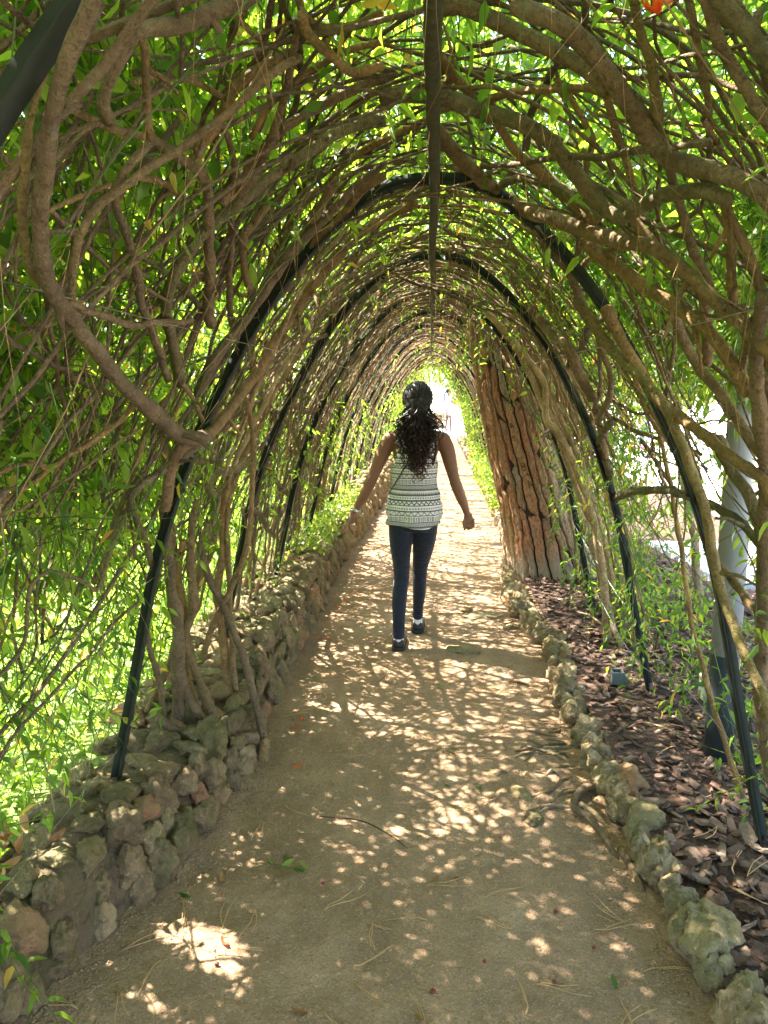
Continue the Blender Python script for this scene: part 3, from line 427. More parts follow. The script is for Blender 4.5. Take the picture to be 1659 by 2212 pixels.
TRACE='{"B":[["L",[[-0.36,0.874,2.062,0.0098],[-0.389,0.887,2.027,0.01],[-0.408,0.897,2.003,0.01],[-0.427,0.911,1.98,0.0101],[-0.452,0.937,1.95,0.0104],[-0.474,0.971,1.923,0.0107],[-0.499,1.01,1.892,0.0111],[-0.524,1.051,1.858,0.0115],[-0.542,1.085,1.828,0.0118],[-0.557,1.131,1.803,0.0122],[-0.573,1.2,1.777,0.0128],[-0.59,1.288,1.749,0.0136],[-0.605,1.373,1.723,0.0143],[-0.644,1.584,1.659,0.0164],[-0.668,1.773,1.617,0.0182],[-0.69,1.955,1.572,0.0198],[-0.711,2.121,1.531,0.0212],[-0.727,2.316,1.5,0.0229],[-0.731,2.503,1.491,0.0244]]],["L",[[-0.729,2.442,1.496,0.0223],[-0.751,2.311,1.479,0.0198],[-0.791,2.313,1.424,0.0185],[-0.836,2.39,1.328,0.0177],[-0.86,2.419,1.263,0.0165]]],["L",[[-0.444,0.935,2.007,0.0038],[-0.454,0.938,1.995,0.0041],[-0.471,0.948,1.974,0.0046],[-0.495,0.97,1.945,0.0051],[-0.519,1.002,1.916,0.0057],[-0.543,1.039,1.885,0.0063],[-0.557,1.066,1.861,0.0069],[-0.572,1.096,1.836,0.0076],[-0.584,1.141,1.817,0.0084],[-0.591,1.199,1.805,0.0093]]],["L",[[-0.265,1.208,2.212,0.0134],[-0.316,1.157,2.167,0.0124],[-0.347,1.127,2.14,0.0117],[-0.369,1.095,2.121,0.0109],[-0.389,1.064,2.103,0.0101],[-0.405,1.069,2.086,0.0098],[-0.422,1.071,2.065,0.0094],[-0.439,1.078,2.045,0.009],[-0.451,1.089,2.03,0.0086],[-0.458,1.131,2.021,0.0085]]],["L",[[-0.393,1.082,2.114,0.0061],[-0.398,1.113,2.109,0.0062],[-0.41,1.152,2.095,0.0063],[-0.422,1.198,2.081,0.0064],[-0.436,1.241,2.063,0.0065],[-0.45,1.285,2.047,0.0067]]],["L",[[-0.465,1.328,2.06,0.0076],[-0.463,1.397,2.062,0.0083],[-0.461,1.478,2.065,0.009],[-0.459,1.559,2.067,0.0097],[-0.462,1.631,2.063,0.0105],[-0.475,1.68,2.048,0.0111],[-0.499,1.76,2.018,0.0119],[-0.525,1.855,1.986,0.0129],[-0.553,1.977,1.953,0.0141],[-0.587,2.07,1.908,0.0152],[-0.618,2.158,1.857,0.0163],[-0.633,2.241,1.833,0.0173]]],["L",[[-0.46,1.308,2.051,0.0075],[-0.482,1.301,2.024,0.0074],[-0.502,1.3,1.999,0.0073],[-0.518,1.308,1.98,0.0073],[-0.529,1.324,1.966,0.0073],[-0.542,1.373,1.951,0.0075],[-0.557,1.434,1.932,0.0077],[-0.574,1.502,1.911,0.008],[-0.589,1.561,1.886,0.0082],[-0.606,1.615,1.857,0.0083],[-0.624,1.684,1.827,0.0086],[-0.643,1.774,1.795,0.0089],[-0.665,1.86,1.759,0.0092],[-0.689,1.971,1.719,0.0097],[-0.716,2.098,1.674,0.0101]]],["L",[[-0.242,1.474,2.232,0.0074],[-0.282,1.44,2.197,0.0073],[-0.322,1.433,2.162,0.0073],[-0.365,1.433,2.125,0.0073],[-0.401,1.41,2.091,0.0073],[-0.431,1.372,2.054,0.0071],[-0.46,1.336,2.019,0.007],[-0.483,1.31,1.991,0.0068],[-0.505,1.285,1.964,0.0067],[-0.524,1.263,1.941,0.0066],[-0.543,1.251,1.918,0.0066],[-0.561,1.254,1.894,0.0067],[-0.577,1.268,1.868,0.0068],[-0.592,1.289,1.842,0.0069],[-0.606,1.311,1.819,0.007],[-0.616,1.326,1.802,0.0071]]],["L",[[-0.618,1.33,1.798,0.008],[-0.625,1.388,1.787,0.0078],[-0.626,1.447,1.786,0.0075],[-0.626,1.558,1.785,0.0075],[-0.625,1.68,1.788,0.0074],[-0.617,1.808,1.801,0.0072],[-0.606,1.968,1.819,0.007]]],["L",[[-0.113,1.857,2.336,0.0114],[-0.195,1.844,2.304,0.0113],[-0.246,1.836,2.278,0.0111],[-0.292,1.795,2.241,0.0108],[-0.339,1.768,2.2,0.0106],[-0.375,1.789,2.169,0.0106],[-0.412,1.81,2.137,0.0107],[-0.441,1.819,2.105,0.0106],[-0.476,1.805,2.062,0.0105]]],["L",[[-0.127,2.092,2.324,0.0141],[-0.214,2.026,2.283,0.0138],[-0.269,1.998,2.249,0.0138],[-0.331,1.953,2.194,0.0136],[-0.381,1.921,2.15,0.0135],[-0.431,1.889,2.101,0.0135],[-0.467,1.852,2.057,0.0133],[-0.5,1.807,2.018,0.0131],[-0.527,1.788,1.984,0.0131],[-0.555,1.789,1.95,0.0132],[-0.586,1.795,1.91,0.0134],[-0.609,1.811,1.871,0.0137],[-0.635,1.863,1.829,0.0142],[-0.663,1.973,1.783,0.0152],[-0.698,2.107,1.724,0.0164],[-0.734,2.251,1.663,0.0176]]],["L",[[-0.143,2.357,2.296,0.012],[-0.231,2.432,2.253,0.0128],[-0.304,2.45,2.192,0.0133],[-0.377,2.461,2.127,0.0137],[-0.438,2.433,2.061,0.0139],[-0.49,2.469,1.998,0.0145],[-0.546,2.482,1.93,0.0149],[-0.59,2.473,1.865,0.0152],[-0.635,2.409,1.79,0.0152],[-0.686,2.374,1.705,0.0154],[-0.726,2.378,1.634,0.0158]]],["L",[[-0.278,1.584,2.28,0.0124],[-0.334,1.527,2.231,0.0118],[-0.366,1.513,2.203,0.0115],[-0.391,1.541,2.181,0.0115],[-0.43,1.577,2.148,0.0116],[-0.453,1.575,2.122,0.0114],[-0.473,1.592,2.097,0.0113],[-0.482,1.685,2.086,0.0117]]],["L",[[-0.218,1.382,2.27,0.0061],[-0.238,1.45,2.26,0.0067],[-0.266,1.516,2.237,0.0073],[-0.293,1.607,2.214,0.008],[-0.319,1.667,2.191,0.0087],[-0.355,1.742,2.16,0.0094],[-0.403,1.815,2.118,0.0101],[-0.434,1.808,2.082,0.0104]]],["L",[[-0.22,1.37,2.258,0.0091],[-0.222,1.426,2.257,0.0092],[-0.202,1.516,2.267,0.0095],[-0.183,1.612,2.276,0.0097],[-0.16,1.7,2.288,0.0099],[-0.104,1.718,2.307,0.0096]]],["L",[[-0.506,1.096,2.026,0.005],[-0.497,1.173,2.036,0.0056],[-0.489,1.257,2.046,0.0062],[-0.477,1.344,2.062,0.0068],[-0.469,1.44,2.071,0.0075]]],["L",[[-0.492,1.313,2.137,0.0045],[-0.474,1.35,2.159,0.0047],[-0.457,1.394,2.177,0.005],[-0.435,1.456,2.195,0.0054],[-0.423,1.53,2.206,0.0058],[-0.416,1.619,2.212,0.0063],[-0.424,1.704,2.205,0.0068]]],["L",[[-0.624,1.217,1.905,0.0036],[-0.606,1.259,1.934,0.0038],[-0.581,1.307,1.966,0.0041],[-0.554,1.368,1.999,0.0044],[-0.534,1.448,2.023,0.0048],[-0.519,1.556,2.041,0.0053],[-0.519,1.67,2.042,0.0058]]],["L",[[-0.65,1.28,1.9,0.0045],[-0.636,1.376,1.924,0.005],[-0.624,1.496,1.944,0.0056],[-0.625,1.625,1.942,0.0062],[-0.636,1.848,1.924,0.0073],[-0.65,2.059,1.901,0.0083],[-0.667,2.307,1.872,0.0096]]],["L",[[-0.409,1.567,2.153,0.0063],[-0.42,1.679,2.143,0.0067],[-0.444,1.79,2.117,0.0072],[-0.482,1.889,2.071,0.0077],[-0.522,2.058,2.022,0.0084],[-0.574,2.225,1.959,0.0092],[-0.643,2.505,1.854,0.0104]]],["L",[[-0.436,2.095,2.127,0.0097],[-0.471,2.11,2.084,0.0098],[-0.501,2.101,2.048,0.0098],[-0.533,2.226,2.009,0.0104],[-0.574,2.481,1.958,0.0117],[-0.603,2.667,1.921,0.0126]]],["L",[[-0.149,2.45,2.283,0.0126],[-0.222,2.488,2.246,0.0134],[-0.287,2.553,2.193,0.0144],[-0.348,2.564,2.139,0.0151],[-0.405,2.584,2.086,0.0159],[-0.449,2.661,2.032,0.0171]]],["L",[[-0.106,1.745,2.366,0.0068],[-0.191,1.726,2.338,0.0067],[-0.278,1.719,2.293,0.0068],[-0.353,1.72,2.227,0.0068],[-0.4,1.766,2.187,0.0071]]],["L",[[-0.275,2.337,2.243,0.0134],[-0.342,2.418,2.185,0.0139],[-0.44,2.567,2.091,0.0149],[-0.528,2.62,1.983,0.0154],[-0.592,2.689,1.899,0.0159],[-0.667,2.713,1.776,0.0162],[-0.75,2.76,1.632,0.0166],[-0.818,2.834,1.495,0.0172]]],["L",[[-0.729,2.454,1.495,0.0179],[-0.73,2.569,1.518,0.0186],[-0.723,2.665,1.556,0.019],[-0.706,2.786,1.615,0.0196],[-0.66,2.972,1.718,0.0206],[-0.61,3.0,1.824,0.0205],[-0.535,3.1,1.955,0.0208],[-0.423,3.103,2.095,0.0205],[-0.306,3.032,2.202,0.0196],[-0.184,3.045,2.287,0.0194],[-0.061,2.987,2.322,0.0188]]],["L",[[-0.732,3.157,1.668,0.0133],[-0.768,3.028,1.595,0.0128],[-0.808,2.959,1.516,0.0126],[-0.833,2.852,1.465,0.0122]]],["L",[[-0.744,2.532,1.488,0.0139],[-0.767,2.489,1.462,0.0133],[-0.792,2.395,1.432,0.0126],[-0.818,2.295,1.398,0.0118],[-0.835,2.185,1.376,0.0109],[-0.856,2.154,1.346,0.0105],[-0.873,2.186,1.314,0.0104],[-0.907,2.317,1.221,0.0108],[-0.948,2.493,1.11,0.0113],[-0.972,2.601,1.02,0.0114]]],["L",[[-0.735,1.99,1.661,0.0072],[-0.767,1.938,1.597,0.0071],[-0.792,1.86,1.548,0.0068],[-0.812,1.722,1.508,0.0064],[-0.834,1.6,1.463,0.006],[-0.848,1.51,1.435,0.0057],[-0.859,1.44,1.412,0.0054]]],["L",[[-0.775,2.328,1.649,0.0084],[-0.818,2.22,1.563,0.0081],[-0.87,2.252,1.458,0.0083],[-0.907,2.262,1.366,0.0084],[-0.951,2.247,1.248,0.0084],[-0.988,2.254,1.145,0.0085],[-1.011,2.211,1.068,0.0084]]],["L",[[-0.7,2.165,1.662,0.0065],[-0.733,2.395,1.599,0.0072],[-0.775,2.628,1.515,0.008]]],["L",[[-0.91,1.554,1.468,0.0048],[-0.904,1.616,1.481,0.0047],[-0.904,1.695,1.481,0.0046],[-0.908,1.768,1.471,0.0044]]],["L",[[-1.014,1.654,0.978,0.0054],[-1.008,1.738,0.998,0.0056],[-1.0,1.781,1.031,0.0057],[-0.982,1.768,1.101,0.0057],[-0.956,1.752,1.175,0.0056],[-0.947,1.806,1.2,0.0057],[-0.963,1.944,1.157,0.0062],[-0.99,2.149,1.067,0.0068],[-0.991,2.199,1.065,0.007],[-0.964,2.214,1.154,0.007],[-0.919,2.243,1.277,0.007],[-0.878,2.264,1.387,0.007]]],["L",[[-0.754,4.106,1.624,0.0148],[-0.787,4.43,1.557,0.016],[-0.809,5.066,1.513,0.0182],[-0.813,5.997,1.506,0.0216]]],["L",[[-0.818,4.264,1.497,0.0154],[-0.867,4.818,1.39,0.0174],[-0.935,5.511,1.203,0.02],[-0.987,6.136,1.041,0.0224]]],["L",[[-1.032,4.418,0.868,0.0164],[-0.996,4.054,1.008,0.0146],[-1.021,4.497,0.91,0.0158],[-1.063,4.94,0.73,0.017],[-1.056,5.22,0.76,0.0174],[-1.034,5.554,0.859,0.018],[-0.987,4.902,1.042,0.0154],[-0.923,4.271,1.238,0.013]]],["L",[[-0.982,3.313,1.061,0.0185],[-0.95,3.324,1.164,0.0181],[-0.917,3.116,1.252,0.0166],[-0.901,3.238,1.297,0.0169],[-0.907,3.496,1.28,0.0178],[-0.9,3.74,1.3,0.0186],[-0.864,3.795,1.399,0.0184]]],["L",[[-0.268,1.423,2.311,0.0055],[-0.264,1.585,2.313,0.006],[-0.278,1.718,2.306,0.0064],[-0.311,1.847,2.278,0.0067],[-0.366,1.91,2.229,0.0067],[-0.407,1.89,2.194,0.0065]]],["L",[[-0.338,1.294,2.254,0.0036],[-0.329,1.405,2.262,0.0039],[-0.318,1.5,2.272,0.0042],[-0.293,1.639,2.294,0.0046],[-0.273,1.749,2.309,0.0049]]],["L",[[-0.097,1.582,2.348,0.0079],[-0.159,1.599,2.333,0.008],[-0.205,1.542,2.31,0.0077],[-0.227,1.462,2.299,0.0073],[-0.231,1.393,2.297,0.0069]]],["R",[[0.004,1.49,2.32,0.0139],[0.044,1.489,2.314,0.0139],[0.087,1.514,2.309,0.0141],[0.126,1.54,2.304,0.0144],[0.169,1.54,2.284,0.0144],[0.211,1.539,2.262,0.0144],[0.256,1.527,2.233,0.0143],[0.295,1.51,2.199,0.0141],[0.311,1.522,2.185,0.0143]]],["R",[[0.135,1.456,2.301,0.0159],[0.159,1.459,2.289,0.016],[0.196,1.439,2.27,0.0158],[0.227,1.438,2.254,0.0159],[0.261,1.448,2.228,0.0161],[0.289,1.463,2.204,0.0163],[0.319,1.485,2.178,0.0167],[0.342,1.507,2.158,0.017],[0.374,1.531,2.13,0.0174],[0.408,1.544,2.098,0.0177],[0.431,1.532,2.069,0.0176],[0.457,1.477,2.038,0.017],[0.479,1.42,2.012,0.0164],[0.503,1.366,1.983,0.0158],[0.532,1.324,1.947,0.0154],[0.544,1.317,1.932,0.0154]]],["R",[[-0.114,1.867,2.296,0.0178],[-0.061,1.848,2.302,0.0175],[0.007,1.899,2.309,0.0179],[0.061,1.926,2.302,0.0181],[0.117,1.969,2.295,0.0184],[0.185,1.927,2.265,0.0179],[0.247,1.909,2.228,0.0177],[0.292,1.915,2.189,0.0178],[0.333,1.933,2.152,0.0179],[0.379,1.964,2.113,0.0182],[0.411,1.955,2.079,0.018],[0.435,1.915,2.049,0.0176],[0.446,1.789,2.036,0.0163],[0.454,1.644,2.027,0.0149],[0.466,1.538,2.012,0.0139],[0.483,1.461,1.991,0.0131],[0.504,1.417,1.965,0.0126]]],["R",[[0.008,2.123,2.309,0.0191],[0.048,2.264,2.304,0.0204],[0.106,2.42,2.297,0.0219],[0.155,2.536,2.279,0.023],[0.226,2.595,2.244,0.0235],[0.29,2.512,2.19,0.0228],[0.355,2.373,2.134,0.0215],[0.41,2.233,2.08,0.0203],[0.453,2.082,2.028,0.0189],[0.481,1.957,1.994,0.0177],[0.506,1.868,1.962,0.0169],[0.537,1.825,1.925,0.0166],[0.574,1.773,1.873,0.0161],[0.606,1.717,1.818,0.0157],[0.635,1.648,1.77,0.0151],[0.668,1.585,1.716,0.0145]]],["R",[[0.018,1.967,2.348,0.011],[0.043,1.877,2.345,0.0104],[0.032,1.842,2.346,0.0102],[0.01,1.775,2.349,0.0098]]],["R",[[0.006,1.826,2.359,0.0101],[0.043,1.904,2.354,0.0106],[0.072,1.964,2.351,0.0109],[0.104,2.044,2.347,0.0114]]],["R",[[0.125,2.008,2.334,0.0101],[0.162,1.926,2.32,0.0096],[0.214,1.834,2.294,0.0091],[0.262,1.75,2.268,0.0087],[0.301,1.65,2.233,0.0082],[0.328,1.604,2.21,0.008],[0.358,1.547,2.183,0.0077]]],["R",[[0.252,1.432,2.297,0.007],[0.266,1.525,2.29,0.0075],[0.249,1.621,2.299,0.008],[0.245,1.712,2.301,0.0085],[0.236,1.847,2.305,0.0092],[0.234,1.993,2.306,0.01],[0.236,2.124,2.305,0.0107],[0.249,2.257,2.298,0.0114]]],["R",[[0.303,1.292,2.232,0.0077],[0.332,1.372,2.206,0.0084],[0.362,1.423,2.18,0.0089],[0.385,1.472,2.16,0.0094],[0.406,1.531,2.141,0.01],[0.425,1.609,2.125,0.0107]]],["R",[[0.346,1.095,2.141,0.0082],[0.371,1.136,2.119,0.0086],[0.396,1.159,2.097,0.0088],[0.419,1.165,2.069,0.0089],[0.442,1.171,2.041,0.009],[0.471,1.174,2.006,0.009]]],["R",[[0.351,1.081,2.137,0.0093],[0.387,1.09,2.105,0.0094],[0.413,1.093,2.076,0.0095],[0.433,1.088,2.051,0.0094]]],["R",[[0.329,1.608,2.209,0.0071],[0.36,1.68,2.182,0.0074],[0.409,1.78,2.139,0.0079],[0.44,1.839,2.106,0.0082],[0.466,1.895,2.075,0.0085]]],["R",[[0.447,1.593,2.082,0.0089],[0.484,1.655,2.037,0.0093],[0.518,1.713,1.996,0.0096],[0.565,1.788,1.938,0.0101],[0.598,1.791,1.89,0.0102],[0.627,1.807,1.842,0.0103]]],["R",[[0.476,1.524,2.047,0.0085],[0.512,1.512,2.003,0.0085],[0.549,1.527,1.957,0.0088],[0.584,1.542,1.914,0.009],[0.618,1.554,1.857,0.0092],[0.642,1.583,1.818,0.0095],[0.659,1.664,1.789,0.0102],[0.688,1.778,1.74,0.0111],[0.736,1.905,1.66,0.0121]]],["R",[[0.434,2.324,2.066,0.0185],[0.478,2.274,2.013,0.0183],[0.529,2.187,1.95,0.0178],[0.575,2.079,1.889,0.0171],[0.613,1.966,1.827,0.0164],[0.64,1.876,1.782,0.0158],[0.682,1.836,1.712,0.0157],[0.724,1.825,1.639,0.0158]]],["R",[[0.467,1.958,2.058,0.0121],[0.528,1.93,1.983,0.0122],[0.569,1.881,1.933,0.0121],[0.612,1.811,1.867,0.0118],[0.644,1.779,1.814,0.0118],[0.676,1.725,1.761,0.0117],[0.72,1.702,1.688,0.0117]]],["R",[[0.163,2.061,2.297,0.0104],[0.21,2.171,2.274,0.0112],[0.265,2.214,2.239,0.0117],[0.317,2.224,2.193,0.012],[0.383,2.236,2.135,0.0124],[0.427,2.197,2.091,0.0124]]],["R",[[0.339,1.837,2.214,0.0072],[0.354,1.858,2.201,0.0072],[0.369,1.987,2.187,0.0078],[0.402,2.208,2.159,0.0087],[0.441,2.478,2.121,0.0098],[0.506,2.898,2.042,0.0116]]],["R",[[0.339,1.837,2.214,0.0061],[0.306,1.805,2.242,0.006],[0.286,1.775,2.26,0.0059],[0.251,1.746,2.287,0.0058]]],["R",[[0.206,2.552,2.276,0.013],[0.256,2.358,2.246,0.012],[0.317,2.224,2.193,0.0113],[0.372,2.174,2.145,0.011],[0.433,2.135,2.084,0.0109]]],["R",[[0.482,2.763,2.023,0.0095],[0.474,2.525,2.033,0.0086],[0.477,2.302,2.03,0.0079],[0.504,2.006,1.997,0.0068]]],["R",[[0.526,1.491,1.986,0.0091],[0.557,1.544,1.948,0.0095],[0.597,1.642,1.892,0.0102],[0.646,1.744,1.811,0.0109]]],["R",[[0.592,1.799,1.881,0.0112],[0.619,1.841,1.836,0.0116],[0.656,1.936,1.775,0.0122],[0.69,2.017,1.718,0.0128]]],["R",[[0.444,3.567,2.007,0.0206],[0.506,3.628,1.931,0.0216],[0.584,3.395,1.816,0.0207],[0.653,3.48,1.701,0.0218],[0.71,3.49,1.6,0.0225]]],["R",[[0.316,2.539,2.141,0.013],[0.38,2.621,2.084,0.0137],[0.437,2.594,2.015,0.0139],[0.498,2.708,1.941,0.0148],[0.552,2.769,1.869,0.0155],[0.602,2.693,1.787,0.0153],[0.649,2.62,1.709,0.0152]]],["R",[[0.47,2.636,1.928,0.0167],[0.52,2.607,1.866,0.0165],[0.56,2.577,1.798,0.0164],[0.606,2.479,1.722,0.0158],[0.649,2.363,1.651,0.0151],[0.681,2.301,1.591,0.0148],[0.735,2.305,1.483,0.0149],[0.777,2.338,1.398,0.0152],[0.811,2.321,1.311,0.0151],[0.866,2.374,1.16,0.0156],[0.904,2.398,1.044,0.0159],[0.929,2.354,0.946,0.0157],[0.952,2.29,0.858,0.0154],[0.965,2.243,0.803,0.0151],[0.974,2.194,0.758,0.0148],[0.987,2.183,0.7,0.0148]]],["R",[[0.525,2.436,1.892,0.0182],[0.562,2.466,1.833,0.0183],[0.609,2.467,1.756,0.0183],[0.655,2.443,1.679,0.018],[0.704,2.356,1.589,0.0173],[0.738,2.11,1.522,0.0154],[0.757,1.994,1.483,0.0144],[0.773,1.887,1.451,0.0135],[0.785,1.845,1.428,0.0131],[0.806,1.85,1.381,0.0131]]],["R",[[0.608,2.064,1.854,0.013],[0.645,2.097,1.793,0.0132],[0.694,2.106,1.711,0.0134],[0.723,2.061,1.662,0.0131],[0.755,2.011,1.599,0.0128],[0.8,1.964,1.509,0.0126],[0.826,1.911,1.457,0.0123]]],["R",[[0.772,2.138,1.521,0.015],[0.816,2.142,1.433,0.0157],[0.837,2.077,1.384,0.0159],[0.861,2.066,1.318,0.0165],[0.884,2.067,1.256,0.0172]]],["R",[[0.794,3.485,1.499,0.0164],[0.852,3.972,1.373,0.0192],[0.898,3.947,1.246,0.0196],[0.943,4.07,1.124,0.0207],[0.952,3.998,1.098,0.0208],[0.926,3.626,1.171,0.0192],[0.893,3.016,1.262,0.0163],[0.884,2.717,1.285,0.0149],[0.883,2.425,1.288,0.0136],[0.888,2.253,1.274,0.0129],[0.899,2.161,1.244,0.0126],[0.913,2.07,1.206,0.0123]]],["R",[[0.613,2.979,1.846,0.0103],[0.703,3.124,1.696,0.0113],[0.754,3.371,1.602,0.0126],[0.812,3.807,1.485,0.0148],[0.883,3.945,1.317,0.0159],[0.955,4.095,1.121,0.0171]]],["R",[[0.636,3.041,1.807,0.0088],[0.718,3.379,1.67,0.0105],[0.803,3.931,1.503,0.0131],[0.847,4.249,1.416,0.015]]],["R",[[0.655,2.592,1.893,0.0074],[0.684,2.611,1.843,0.0075],[0.71,2.395,1.8,0.0069],[0.737,2.453,1.755,0.0071],[0.778,2.623,1.688,0.0076],[0.812,2.752,1.619,0.008]]],["R",[[0.604,1.494,1.822,0.0127],[0.645,1.601,1.754,0.0139],[0.692,1.715,1.675,0.0151],[0.746,1.803,1.573,0.0162],[0.803,1.895,1.458,0.0174],[0.857,2.002,1.329,0.0188],[0.911,2.11,1.184,0.0202],[0.96,2.208,1.026,0.0215],[1.004,2.301,0.855,0.0229],[1.041,2.351,0.687,0.0239],[1.069,2.37,0.564,0.0245],[1.104,2.357,0.414,0.0248],[1.136,2.324,0.276,0.0249]]],["R",[[0.642,1.697,1.817,0.0116],[0.686,1.747,1.744,0.0127],[0.736,1.77,1.66,0.0136],[0.779,1.798,1.573,0.0146]]],["R",[[0.993,2.671,1.058,0.0128],[1.001,2.561,1.028,0.0123],[1.011,2.446,0.988,0.0118],[1.02,2.341,0.952,0.0113],[1.026,2.255,0.929,0.0109]]],["R",[[0.645,3.024,1.909,0.0157],[0.651,3.355,1.9,0.0174],[0.682,3.608,1.847,0.0188],[0.705,3.955,1.81,0.0207],[0.727,4.208,1.772,0.0221]]]],"ST":[[[-0.982,2.75,1.236,0.0187],[-0.99,2.81,1.014,0.0201],[-1.007,2.87,0.871,0.0213],[-1.005,2.93,0.731,0.0227],[-1.036,2.99,0.483,0.0242],[-1.061,3.05,0.221,0.0257]],[[-0.933,3.0,1.21,0.0148],[-0.959,3.011,1.095,0.0156],[-0.979,3.022,0.939,0.0164],[-0.97,3.033,0.76,0.0172],[-1.019,3.044,0.616,0.0181],[-0.997,3.056,0.511,0.0189],[-0.956,3.067,0.374,0.0197],[-0.913,3.078,0.245,0.0205],[-0.849,3.089,0.136,0.0214],[-0.819,3.1,0.057,0.0222]],[[-1.036,3.0,0.551,0.0192],[-1.031,3.017,0.454,0.0203],[-0.997,3.033,0.335,0.0215],[-0.936,3.05,0.215,0.0227],[-0.884,3.067,0.125,0.0239],[-0.83,3.083,0.043,0.0251],[-0.77,3.1,-0.028,0.0263]],[[-0.961,3.1,1.02,0.0154],[-0.932,3.119,0.868,0.0159],[-0.882,3.138,0.742,0.0163],[-0.832,3.156,0.593,0.0167],[-0.799,3.175,0.472,0.0172],[-0.777,3.194,0.338,0.0176],[-0.753,3.212,0.2,0.0181],[-0.729,3.231,0.06,0.0185],[-0.72,3.25,-0.06,0.019]],[[-0.89,3.3,1.219,0.0142],[-0.92,3.317,1.061,0.0147],[-0.931,3.333,0.889,0.0152],[-0.962,3.35,0.735,0.0158],[-0.952,3.367,0.51,0.0164],[-0.943,3.383,0.28,0.017],[-0.932,3.4,0.054,0.0176]],[[-0.878,3.3,1.27,0.0121],[-0.902,3.32,1.019,0.0128],[-0.904,3.34,0.781,0.0134],[-0.905,3.36,0.569,0.014],[-0.907,3.38,0.338,0.0147],[-0.888,3.4,0.055,0.0154]],[[-0.724,3.0,1.613,0.0108],[-0.706,3.025,1.486,0.0112],[-0.717,3.05,1.299,0.0117],[-0.738,3.075,1.105,0.0121],[-0.777,3.1,0.944,0.0125],[-0.837,3.125,0.817,0.013],[-0.897,3.15,0.708,0.0134],[-0.96,3.175,0.574,0.0139],[-1.002,3.2,0.469,0.0143]],[[-1.06,3.0,1.505,0.0146],[-1.058,3.02,1.3,0.0149],[-1.056,3.04,1.07,0.0151],[-1.05,3.06,0.91,0.0154],[-1.036,3.08,0.705,0.0156],[-1.011,3.1,0.495,0.0158]],[[-0.996,3.0,1.04,0.0131],[-1.03,3.025,0.899,0.0139],[-1.024,3.05,0.755,0.0148],[-1.031,3.075,0.555,0.0157],[-1.036,3.1,0.39,0.0166],[-0.989,3.125,0.222,0.0175],[-0.939,3.15,0.093,0.0184]],[[-1.09,2.9,0.32,0.0188],[-1.046,2.96,0.244,0.0208],[-0.998,3.02,0.196,0.0228],[-0.917,3.08,0.149,0.0248],[-0.842,3.14,0.128,0.0268],[-0.763,3.2,0.107,0.029]],[[-1.082,2.8,0.88,0.0106],[-1.102,2.85,0.679,0.0114],[-1.09,2.9,0.517,0.0121],[-1.094,2.95,0.398,0.0129],[-1.108,3.0,0.265,0.0136]]],"RS":[[[0.483,4.7,1.922,0.0219],[0.599,4.711,1.719,0.0224],[0.689,4.722,1.514,0.0229],[0.779,4.733,1.361,0.0233],[0.9,4.744,1.135,0.0239],[0.997,4.756,0.877,0.0244],[1.051,4.767,0.656,0.0249],[1.092,4.778,0.432,0.0255],[1.119,4.789,0.204,0.0261],[1.143,4.8,0.048,0.0266]],[[0.686,4.75,1.72,0.0167],[0.78,4.767,1.485,0.0178],[0.888,4.783,1.273,0.0189],[0.986,4.8,1.014,0.0201],[1.087,4.817,0.72,0.0213],[1.155,4.833,0.419,0.0225],[1.197,4.85,0.063,0.0238]],[[0.76,4.8,1.413,0.017],[0.857,4.82,1.155,0.0178],[0.986,4.84,0.863,0.0186],[1.191,4.86,0.564,0.0194],[1.254,4.88,0.255,0.0202],[1.283,4.9,0.064,0.021]],[[0.866,4.8,1.554,0.0141],[0.995,4.82,1.242,0.0154],[1.126,4.84,0.923,0.0168],[1.245,4.86,0.639,0.0182],[1.308,4.88,0.333,0.0196],[1.369,4.9,-0.028,0.0211]],[[0.663,4.7,1.362,0.0139],[0.722,4.733,1.402,0.014],[0.783,4.767,1.387,0.0141],[0.848,4.8,1.3,0.0142]],[[0.288,4.7,2.122,0.0191],[0.399,4.7,2.015,0.0197],[0.539,4.7,1.854,0.0203],[0.667,4.7,1.678,0.0209],[0.687,4.7,1.473,0.0216],[0.758,4.7,1.404,0.0222]]],"QS":[[[1.699,5.3,1.111,0.0219],[1.75,5.32,0.871,0.024],[1.819,5.34,0.627,0.0262],[1.856,5.36,0.377,0.0284],[1.911,5.38,0.122,0.0307],[1.933,5.4,0.015,0.0328]]]}'
# ---------------------------------------------------------------- metal arches
def arch_mesh():
    ss=np.linspace(-1.0,1.03,90); mb=MB()
    def strip(o0,o1,ya,yb):
        V=[]
        for s in ss:
            for (o,yy) in ((o0,ya),(o1,ya),(o1,yb),(o0,yb)):
                x,z=shell(s,o); 
                V.append((float(x),yy,float(z)))
        n=len(ss); i=np.arange(n-1)[:,None]*4; j=np.arange(4)[None,:]; j2=(j+1)%4
        Q=np.stack([i+j,i+j2,i+4+j2,i+4+j],-1).reshape(-1,4); Q=np.vstack([Q,[[0,3,2,1]],[[4*n-4,4*n-3,4*n-2,4*n-1]]]); mb.add(V,Q)
    strip(-.005,.0,-.019,.019); strip(.0005,.034,.013,.0185)
    return mb.mesh('arch_bar',M['arch_iron'],False)
AM=arch_mesh()
bm_=MB()
bm_.tube([(0,0,0),(0,0,.007)],[.008,.007],6)
BOLT=bm_.mesh('bolt',M['arch_iron'],False)
